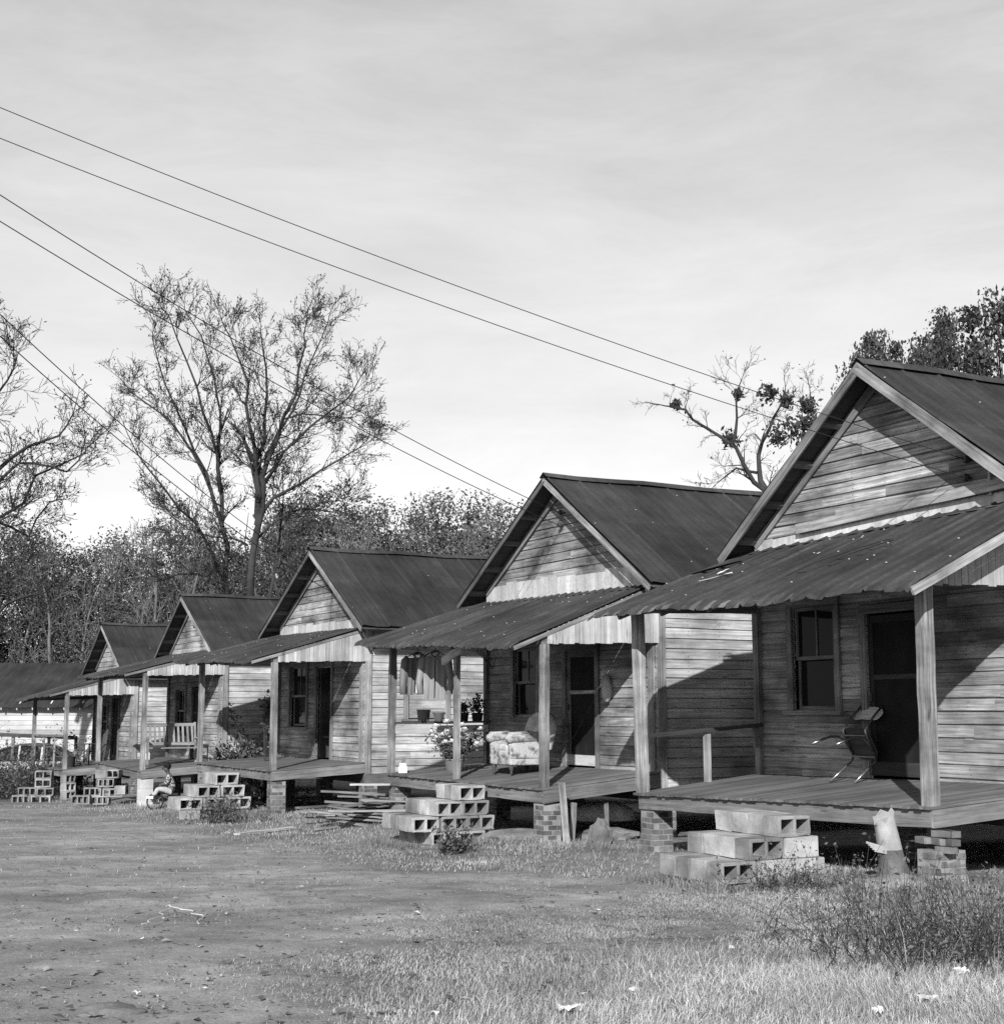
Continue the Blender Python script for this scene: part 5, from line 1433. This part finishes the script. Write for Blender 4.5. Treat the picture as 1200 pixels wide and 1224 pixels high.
# ------------------------------------------------------------------ climbing shrub between cabins three and four, weeds
def shrub(name, base, label, blobs, seed, n, size, mat='weed', strands=()):
    root = empty(name, base); tag(root, label, 'shrub'); r = np.random.default_rng(seed); pts = []
    tb = MB(); R = random.Random(seed)
    for (c, rad, wgt) in blobs:
        m = int(n * wgt); pts.append(r.normal(size=(m, 3)) * rad * .5 + np.array(c))
        for _ in range(int(10 * wgt) + 2):
            e = Vector(c) + Vector(r.normal(size=3)) * rad * .5; tb.tube([(R.uniform(-.1, .1), R.uniform(-.1, .1), 0), e * .5 + Vector((0, 0, .1)), e], [.014, .009, .004], 4)
    for st in strands:
        tb.tube(st, .006, 4)
        for a, b in zip(st, st[1:]):
            for k in range(26): pts.append(np.array([Vector(a).lerp(Vector(b), r.random())]) + r.normal(size=(1, 3)) * .06)
    pts = np.concatenate(pts); pts[:, 2] = np.maximum(pts[:, 2], .02)
    tb.build('stem', 'bark', root, recalc=False)
    V, Q, T = leaf_cloud(pts, size, None, seed, .6); np_mesh('foliage', V, Q, T, mat, root)
b0 = wp(h3, 6.35, 1.3, 0); b0.z = gz(b0.x, b0.y)
shrub('climbing_shrub', b0, 'leafy climbing shrub against the side wall of the fourth cabin', [((0, 0, 1.0), Vector((.75, .5, .55)), .6), ((.35, .1, .85), Vector((.6, .4, .4)), .4), ((-.3, 0, .8), Vector((.5, .4, .4)), .3)], 4, 1500, .055, 'weed',
      [[(.1, .2, 1.2), (.0, .25, 1.6), (-.2, .3, 2.0), (-.35, .3, 2.35)], [(.4, .2, 1.1), (.55, .2, 1.5), (.8, .2, 1.8)]])
b0 = wp(h3, 5.7, 2.5, 0); b0.z = gz(b0.x, b0.y)
b1 = at(318, 905, 33.6); b1.z = gz(b1.x, b1.y)
shrub('vine', b1, 'thin leafy vine hanging beside the corner post of the lumber pile cabin', [((0, 0, 2.0), Vector((.12, .1, .4)), .2), ((.02, 0, 2.3), Vector((.16, .1, .2)), .12)], 6, 500, .05, 'weed', [[(0, 0, 0), (0, 0, 1.2), (.05, 0, 2.4)]])

def blades(name, x, y, hgt, wid, seed, mat, tone=(.5, 1.4), bend=.7, kind='stuff', zfix=None):
    r = np.random.default_rng(seed); m = len(x)
    z = np.array([gz(a, b) for a, b in zip(x, y)])
    ang = r.uniform(0, 2 * PI, m); h_ = hgt * r.uniform(.5, 1.5, m); w = wid * r.uniform(.6, 1.4, m)
    la = 2.6 * smooth_noise2(x, y, 1.7, 61) + r.normal(0, 1.5, m) + 1.; lb = bend * r.uniform(.1, 1.3, m)
    dx, dy = np.cos(ang) * w / 2, np.sin(ang) * w / 2
    lx, ly = np.cos(la), np.sin(la)
    V = np.empty((m, 6, 3))
    for k, (f, ww_) in enumerate(((0, 1.), (.55, .8), (1., .12))):
        off = h_ * lb * f ** 2; zz = z - .01 + h_ * f * np.sqrt(np.maximum(.08, 1 - (lb * f * .75) ** 2))
        V[:, 2 * k, 0] = x + lx * off - dx * ww_; V[:, 2 * k, 1] = y + ly * off - dy * ww_; V[:, 2 * k, 2] = zz
        V[:, 2 * k + 1, 0] = x + lx * off + dx * ww_; V[:, 2 * k + 1, 1] = y + ly * off + dy * ww_; V[:, 2 * k + 1, 2] = zz
    b = np.arange(m)[:, None] * 6
    Q = np.concatenate([b + np.array([[0, 1, 3, 2]]), b + np.array([[2, 3, 5, 4]])])
    T = r.uniform(tone[0], tone[1], m) * np.clip(1 + .42 * smooth_noise2(x, y, 1.3, 91) + .3 * smooth_noise2(x, y, 4.5, 92), .35, 1.6); T = np.concatenate([T, T])
    o = np_mesh(name, V.reshape(-1, 3), Q, T, mat); tag(o, kind=kind); return o
def scatter(n, x0, x1, y0, y1, seed, dens):
    r = np.random.default_rng(seed); x = r.uniform(x0, x1, n); y = r.uniform(y0, y1, n); k = r.random(n) < dens(x, y); return x[k], y[k]
def row_coords(x, y):   # distance in front (-) of the line of porch fronts
    px, py = x - h1.X, y - h1.Y
    return px * A_.x + py * A_.y
# short turf everywhere outside the bare earth
def dens1(x, y):
    return np.clip(1 - dirt_mask(x, y) * 1.0, .02, 1) * (.35 + .65 * (smooth_noise2(x, y, 2.5, 33) > -.25)) * np.where(np.abs(x / y) < .42, 1, 0)
x, y = scatter(420000, -4, 6.5, 7, 17, 1, dens1); o = blades('short_grass', x, y, .027, .0045, 2, 'grass', (.45, 1.3), 1.1); tag(o, 'short dry turf between the bare earth and the porches')
x, y = scatter(200000, -14, 6, 16, 40, 3, lambda x, y: dens1(x, y) * (row_coords(x, y) < 1.2)); o = blades('verge_grass', x, y, .05, .009, 4, 'grass', (.35, 1.15), 1.); tag(o, 'thin verge of grass in front of the cabins')
# pale long dry grass at the right front
def dens2(x, y):
    c = np.clip(1.25 - np.hypot((x - 3.2) / 3.4, (y - 8.6) / 2.6), 0, 1)
    return c * np.where(np.abs(x / y) < .42, 1, 0) * (.4 + .6 * (smooth_noise2(x, y, 3, 44) > -.2))
x, y = scatter(420000, -1.5, 6, 6.8, 12.5, 5, dens2); o = blades('dry_grass', x, y, .07, .0035, 6, 'grass', (.5, 1.75), 1.35); tag(o, 'long pale matted dry grass in the right foreground')
# tufts near piers and steps
def tuft_pts(cs, n, seed):
    r = np.random.default_rng(seed); P = []
    for (x_, y_, sd) in cs: P.append(np.stack([r.normal(x_, sd, n), r.normal(y_, sd, n)], 1))
    P = np.concatenate(P); return P[:, 0], P[:, 1]
tc = [(wp(h_, s_, d_, 0).x, wp(h_, s_, d_, 0).y, .1) for h_, s0_, d_ in ((h1, 1.66, -1.5), (h2, 1.55, -1.52), (h3, 1.95, -1.5)) for s_ in (s0_ - .1, s0_ + .25, s0_ + .6, s0_ + 1., s0_ + 1.3)] + [(on_ground(1050 + 12 * k, 14.3 + .1 * (k % 3)).x, 14.2 + .12 * (k % 3), .16) for k in range(-2, 6)]
for h in HOUSES:
    for s in np.linspace(-.8, h.W + 1.6, 9):
        if 2.2 < s < 4. and h.i < 4: continue
        p = wp(h, s, -.35 + random.uniform(-.25, .15), 0); tc.append((p.x, p.y, .22))
x, y = tuft_pts(tc, 260, 9); o = blades('tuft_grass', x, y, .1, .007, 10, 'grass', (.25, .95), .9); tag(o, 'grass tufts along the feet of the porches')
# leaf litter and grit on the yard
def litter():
    r = np.random.default_rng(77); n = 5500
    y = 7 + 28 * r.random(n) ** 1.6; x = y * r.uniform(-.37, .37, n); sz = r.uniform(.006, .028, n) * r.choice([1, 1, 1, 1.8], n)
    z = np.array([gz(a, b) for a, b in zip(x, y)]) + .012
    a = r.uniform(0, 6.28, n); V = np.empty((n, 4, 3))
    for k in range(4):
        q = a + k * PI / 2; rr = sz * (1. if k % 2 else .55)
        V[:, k, 0] = x + np.cos(q) * rr; V[:, k, 1] = y + np.sin(q) * rr; V[:, k, 2] = z + r.uniform(0, .6, n) * sz
    o = np_mesh('leaf_litter', V.reshape(-1, 3), np.arange(n * 4).reshape(-1, 4), r.choice([.25, .4, .6, 1., 2.4], n, p=[.34, .28, .2, .15, .03]), 'grass'); tag(o, 'dry leaves and grit scattered over the yard', kind='stuff')
litter()
def pebbles():
    r = np.random.default_rng(79); n = 5200
    y = 7 + 24 * r.random(n) ** 1.5; x = y * r.uniform(-.37, .2, n); k = r.random(n) < .25 + .75 * dirt_mask(x, y); x, y = x[k], y[k]; n = len(x)
    sz = r.uniform(.004, .011, n) * np.where(r.random(n) < .08, 2.2, 1.); z = np.array([gz(a, b) for a, b in zip(x, y)])
    O = np.array([[1, 0, 0], [0, 1, 0], [-1, 0, 0], [0, -1, 0], [0, 0, .8], [0, 0, -.8]]); J = r.uniform(.6, 1.3, (n, 6, 1))
    V = np.stack([x, y, z + .004], 1)[:, None, :] + O[None] * J * sz[:, None, None]
    T = np.array([[0, 1, 4], [1, 2, 4], [2, 3, 4], [3, 0, 4], [1, 0, 5], [2, 1, 5], [3, 2, 5], [0, 3, 5]]); Q = (np.arange(n)[:, None, None] * 6 + T[None]).reshape(-1, 3)
    o = np_mesh('pebbles', V.reshape(-1, 3), Q, np.repeat(r.uniform(.5, 2.2, n), 8), 'stone', sides=3); tag(o, 'small stones and clods on the bare earth', kind='stuff')
pebbles()
r_ = np.random.default_rng(83); n_ = 300
x = r_.normal(3.35, .5, n_); y = r_.normal(10.9, .5, n_); o = blades('dry_stalks', x, y, .34, .0035, 84, 'grass', (.5, 1.3), 1.1); tag(o, 'pale dry stalks standing among the dark weeds')
# dark weeds
def weeds(name, cs, nst, hgt, seed, label, lsize=.02, tone=1.):
    r = np.random.default_rng(seed); R = random.Random(seed); st = MB(); lv = []
    for (x_, y_, sx, sy) in cs:
        for _ in range(nst):
            a, b = R.gauss(x_, sx), R.gauss(y_, sy); p = Vector((a, b, gz(a, b) - .02)); L = hgt * R.uniform(.25, 1.5) * (1 if R.random() < .9 else 1.4); d = Vector((R.gauss(0, .35), R.gauss(0, .35), 1)).normalized(); pts = [p]
            for i in range(4):
                d = (d + Vector((R.gauss(0, .2), R.gauss(0, .2), R.gauss(0, .1)))).normalized(); pts.append(pts[-1] + d * L / 4)
                for _k in range(R.choice((1, 2, 4, 5))): lv.append(np.array(pts[-1]) + r.normal(size=3) * .035 * (hgt / .5))
            st.tube(pts, [.004, .0035, .003, .002, .0015], 3, tone=R.uniform(.6, 1.6), cap=False)
            if R.random() < .6:
                q = pts[2]; e = q + Vector((R.gauss(0, .12), R.gauss(0, .12), .1)); st.tube([q, e], [.003, .0015], 3, cap=False)
    o = st.build(name, 'bark', None, recalc=False); tag(o, label, kind='stuff')
    V, Q, T = leaf_cloud(np.array(lv), lsize, None, seed + 1, .45); l = np_mesh('weed_leaves', V, Q, T, 'weed', o)
weeds('tall_weeds', [(2.75, 10.5, .3, .3), (3.3, 10.6, .35, .4), (3.75, 10.9, .35, .5), (3.1, 11.5, .35, .35), (4.0, 10.6, .35, .5)], 75, .5, 3, 'dark tangled weeds in front of the nearest porch at right', .017)
weeds('step_weeds', [(*ground_at(930, 1062)[:2], .2, .08), (*ground_at(985, 1062)[:2], .25, .12)], 36, .28, 5, 'low weeds at the foot of the nearest block steps and stump', .016)
weeds('far_weeds', [(*on_ground(20, 46)[:2], 1.0, 1.), (*on_ground(55, 47.5)[:2], .8, 1.), (*on_ground(-30, 47)[:2], 1.5, 1.2)], 330, 1.25, 7, 'tall dark weeds in front of the parked car at far left', .045)
weeds('shade_weeds', [(*ground_at(300, 962)[:2], .5, .4), (*ground_at(350, 965)[:2], .4, .3), (*ground_at(255, 975)[:2], .3, .2), (*ground_at(540, 1022)[:2], .1, .05), (*ground_at(270, 985)[:2], .3, .1)], 70, .4, 8, 'weeds under the porch edge by the lumber pile', .03)

# ------------------------------------------------------------------ pale building, car and rail fence at far left
def pale_building():
    Y = 60.; x1 = on_ground(128, Y).x; x0 = x1 - 26; zg = gz(x1, Y) - .1
    root = empty('white_building', (x1, Y, zg), math.radians(-1)); tag(root, 'long white clapboard building with a dark low roof at far left', 'building')
    L = x1 - x0; Hh = 3.2
    mb = MB(); siding(mb, lambda a, o, z: Vector((-L + a, -o, z)), lambda z: (0., L), .3, Hh, [(L - 9., L - 8., 1.1, 2.5), (L - 15., L - 14., 1.1, 2.5)], .2, (.94, 1.05), 5.); w = mb.build('front_wall', 'clap', root)
    mb = MB(); siding(mb, lambda a, o, z: Vector((o, a, z)), lambda z: (0., 7.), .3, Hh, [], .2, (.94, 1.05), 5.); mb.build('side_wall', 'clap', root)
    mb = MB(); mb.box((-L / 2, 3.5, .1), L - .1, 7, .5, 1); mb.build('foundation', 'brick', root)
    zr = at(50, 793, Y + 3.5).z - zg; ze = Hh + .05
    mb = MB()
    for sg in (0, 1):
        rows = []
        for q in range(5):
            f = q / 4; yy = 3.5 - (4.0 * f if sg == 0 else -4.0 * f); rows.append([Vector((-L - .4 + (L + .8) * k / 40, yy, zr + (ze - .25 - zr) * f + .03 * (k % 2))) for k in range(41)])
        mb.grid(rows, lambda a, b: (b * .6, a))
    mb.build('roof', 'roof', root, recalc=False)
    for k in range(40):
        mb = MB(); mb.plank((-L + .3 + k * L / 40, -.45, ze - .3), (-L + .3 + k * L / 40, .1, ze + .0), (0, 0, 1), .1, .05, 1, 0, 1); mb.build('rafter_tail', 'whitepaint', root)
    for a in (L - 9., L - 15.):
        mb = MB(); mb.plank((-L + a - .06, -.03, 1.05), (-L + a - .06, -.03, 2.5), (1, 0, 0), .12, .03); mb.plank((-L + a + 1.06, -.03, 1.05), (-L + a + 1.06, -.03, 2.5), (1, 0, 0), .12, .03); mb.plank((-L + a - .12, -.03, 2.56), (-L + a + 1.12, -.03, 2.56), (0, 0, 1), .12, .03); wd = mb.build('window', 'clap', root)
        mb = MB(); mb.face([(-L + a, .05, 1.1), (-L + a + 1, .05, 1.1), (-L + a + 1, .05, 2.5), (-L + a, .05, 2.5)]); mb.build('pane', 'glass', wd)
pale_building()
def car():
    Y = 54.; p = on_ground(38, Y); root = empty('parked_car', p, math.radians(-4)); tag(root, 'old rounded sedan with dark roof parked by the white building', 'car')
    # local x along the car, profile stations: (x, half width, z bottom, z belt)
    mb = MB(); st = [(-2.35, .55, .45, .62), (-2.2, .78, .36, .78), (-1.6, .86, .3, .86), (-.9, .88, .28, .9), (0, .88, .28, .92), (.9, .87, .28, .93), (1.5, .85, .3, .93), (2.0, .8, .36, .88), (2.3, .66, .45, .68)]
    rows = []
    for (x, w, z0, z1) in st:
        zc = (z0 + z1) / 2
        rows.append([Vector((x, y, z)) for (y, z) in ((0, z0), (-w * .9, z0), (-w, z0 + .1), (-w * 1.02, zc), (-w * .97, z1 - .06), (-w * .85, z1), (0, z1 + .04), (w * .85, z1), (w * .97, z1 - .06), (w * 1.02, zc), (w, z0 + .1), (w * .9, z0), (0, z0))])
    mb.grid(rows, lambda a, b: (a, b)); mb.face(rows[0][:-1]); mb.face(rows[-1][:-1]); b = mb.build('body', 'carpaint', root, smooth=True)
    mb = MB(); rows = []
    prof = [(-1.55, .9), (-1.2, 1.17), (-.8, 1.38), (-.3, 1.5), (.3, 1.53), (.8, 1.46), (1.2, 1.3), (1.7, .93)]
    for (x, z) in prof:
        w = .7 - .06 * (z < 1.2) + .12 * (z < 1.0)
        rows.append([Vector((x, -w, z - .05)), Vector((x, -w * .85, z)), Vector((x, 0, z + .03)), Vector((x, w * .85, z)), Vector((x, w, z - .05))])
    mb.grid(rows, lambda a, b: (a, b)); top = mb.build('roof', 'cartop', root, smooth=True)
    for sy in (-1, 1):
        for x0, x1 in ((-1.0, -.93), (-.1, -.02), (.75, .82)):
            mb = MB(); zt = float(np.interp(x0, [q[0] for q in prof], [q[1] for q in prof])) - .05
            mb.plank((x0, sy * .8, .9), (x0, sy * .69, zt), (1, 0, 0), .07, .04); mb.build('pillar', 'carpaint', root)
        mb = MB(); pts = [(-1.4, sy * .8, .93)] + [(x, sy * .69, z - .06) for x, z in prof[1:-1]] + [(1.5, sy * .8, .93)]; mb.face(pts); mb.build('side_window', 'glass', root)
        for x in (-1.45, 1.4):
            mb = MB(); mb.tube([(x + .3 * math.cos(a * PI / 12), sy * .78, .33 + .3 * math.sin(a * PI / 12)) for a in range(25)], .08, 8); w = mb.build('wheel', 'rubber', root, smooth=True)
            mb = MB(); mb.tube([(x, sy * .72, .33), (x, sy * .85, .33)], .22, 16); mb.build('hubcap', 'chrome', w)
        mb = MB(); mb.tube([(-2.3, sy * .55, .68), (-2.38, sy * .55, .68)], .1, 14); mb.build('headlight', 'ceramic', root)
    mb = MB(); mb.plank((-2.45, -.8, .48), (-2.45, .8, .48), (0, 0, 1), .13, .06); mb.build('bumper', 'chrome', root)
    mb = MB(); mb.plank((2.4, -.8, .48), (2.4, .8, .48), (0, 0, 1), .13, .06); mb.build('bumper', 'chrome', root)
car()
def fence():
    a = at(-60, 876, 50.5); b = at(92, 882, 49.5); root = empty('rail_fence', Vector((a.x, a.y, gz(a.x, a.y)))); tag(root, 'single rail fence crossing in front of the white building', 'fence')
    o = Vector(root.location)
    mb = MB(); mb.plank(a - o, b - o, (0, 0, 1), .13, .06, 6, .004, .7); mb.build('rail', 'darkwood', root)
    for f in (.05, .5, .78, .99):
        q = a.lerp(b, f); mb = MB(); mb.plank(Vector((q.x, q.y + .06, gz(q.x, q.y) - .1)) - o, q - o + Vector((0, .06, .0)), (1, 0, 0), .1, .08, 2, .004, .8); mb.build('fence_post', 'trim', root)
fence()

# ------------------------------------------------------------------ service pole wires (their pole stands outside the photograph)
def wire_run(a, b, sag, lab, grp, r=.0065):
    mb = MB(); n = 36
    mb.tube([a.lerp(b, k / n) + Vector((0, 0, -sag * 4 * (k / n) * (1 - k / n))) for k in range(n + 1)], r, 5, cap=False); o = mb.build('service_wire', 'wire', recalc=False); tag(o, lab, 'wire', grp)
Gw = 'service wires to the gables'
for (h, ups, sag, who) in ((h1, ((-430, -54), (-430, -12)), .22, 'nearest'), (h2, ((-430, -54), (-430, -12)), .32, 'second'), (h3, ((-430, -54), (-430, -12)), .5, 'third')):
    for k in range(2):
        a = at(ups[k][0], ups[k][1], 12.4)
        wire_run(a, h.ins[k], sag, '%s of the two wires running from the upper left to the %s gable' % (('upper', 'lower')[k], who), Gw, .0048 if h is h1 else (.0065 if h is h2 else .008))

# ------------------------------------------------------------------ light
L_h = (1.3 * R_ + A_).normalized(); el = math.radians(26.6)
trav = Vector((L_h.x * math.cos(el), L_h.y * math.cos(el), -math.sin(el)))
sd = bpy.data.lights.new('sun', 'SUN'); sd.energy = 5.0; sd.angle = math.radians(.55); sd.color = (1, 1, 1)
so = bpy.data.objects.new('sun', sd); COL.objects.link(so); so.rotation_euler = trav.to_track_quat('-Z', 'Y').to_euler(); so.location = (-5, -20, 20)
wd = bpy.data.worlds.new('World'); scene.world = wd; wd.use_nodes = True
nt = wd.node_tree; nd = nt.nodes; lk = nt.links
bg = nd['Background']
sky = nd.new('ShaderNodeTexSky'); sky.sky_type = 'NISHITA'; sky.sun_disc = False; sky.sun_elevation = el; sky.sun_rotation = math.atan2(-trav.x, -trav.y)
sky.air_density = 1.; sky.dust_density = .6; sky.ozone_density = 1.
bw = nd.new('ShaderNodeRGBToBW'); lk.new(sky.outputs[0], bw.inputs[0])
tc = nd.new('ShaderNodeTexCoord'); mp = nd.new('ShaderNodeMapping'); lk.new(tc.outputs['Generated'], mp.inputs[0]); mp.inputs['Scale'].default_value = (2.6, 2.6, 10.); mp.inputs['Rotation'].default_value = (0.05, .08, 0)
nz = nd.new('ShaderNodeTexNoise'); lk.new(mp.outputs[0], nz.inputs['Vector']); nz.inputs['Scale'].default_value = 1.6; nz.inputs['Detail'].default_value = 8; nz.inputs['Roughness'].default_value = .66; nz.inputs['Distortion'].default_value = .4
mr = nd.new('ShaderNodeMapRange'); lk.new(nz.outputs[0], mr.inputs[0]); mr.inputs[1].default_value = .3; mr.inputs[2].default_value = .72; mr.inputs[3].default_value = .42; mr.inputs[4].default_value = 1.2
sx = nd.new('ShaderNodeSeparateXYZ'); lk.new(tc.outputs['Generated'], sx.inputs[0])
fd = nd.new('ShaderNodeMapRange'); lk.new(sx.outputs[2], fd.inputs[0]); fd.inputs[1].default_value = .05; fd.inputs[2].default_value = .85; fd.inputs[3].default_value = 1.; fd.inputs[4].default_value = .2
fm = nd.new('ShaderNodeMath'); fm.operation = 'MULTIPLY'; lk.new(mr.outputs[0], fm.inputs[0]); lk.new(fd.outputs[0], fm.inputs[1])
ml = nd.new('ShaderNodeMath'); ml.operation = 'MULTIPLY_ADD'; lk.new(fm.outputs[0], ml.inputs[0]); ml.inputs[1].default_value = 2.9; lk.new(bw.outputs[0], ml.inputs[2])
cp = nd.new('ShaderNodeMath'); cp.operation = 'MULTIPLY_ADD'; lk.new(ml.outputs[0], cp.inputs[0]); cp.inputs[1].default_value = .11; cp.inputs[2].default_value = 1.
dv = nd.new('ShaderNodeMath'); dv.operation = 'DIVIDE'; lk.new(ml.outputs[0], dv.inputs[0]); lk.new(cp.outputs[0], dv.inputs[1])
lk.new(dv.outputs[0], bg.inputs[0]); bg.inputs[1].default_value = .15
vs = scene.view_settings; scene.display_settings.display_device = 'sRGB'
vs.view_transform = 'Standard'; vs.look = 'None'; vs.exposure = .65; vs.gamma = 1.; vs.use_curve_mapping = False
scene.render.film_transparent = False
scene.cycles.max_bounces = 6; scene.cycles.transparent_max_bounces = 8
scene.cycles.use_denoising = False
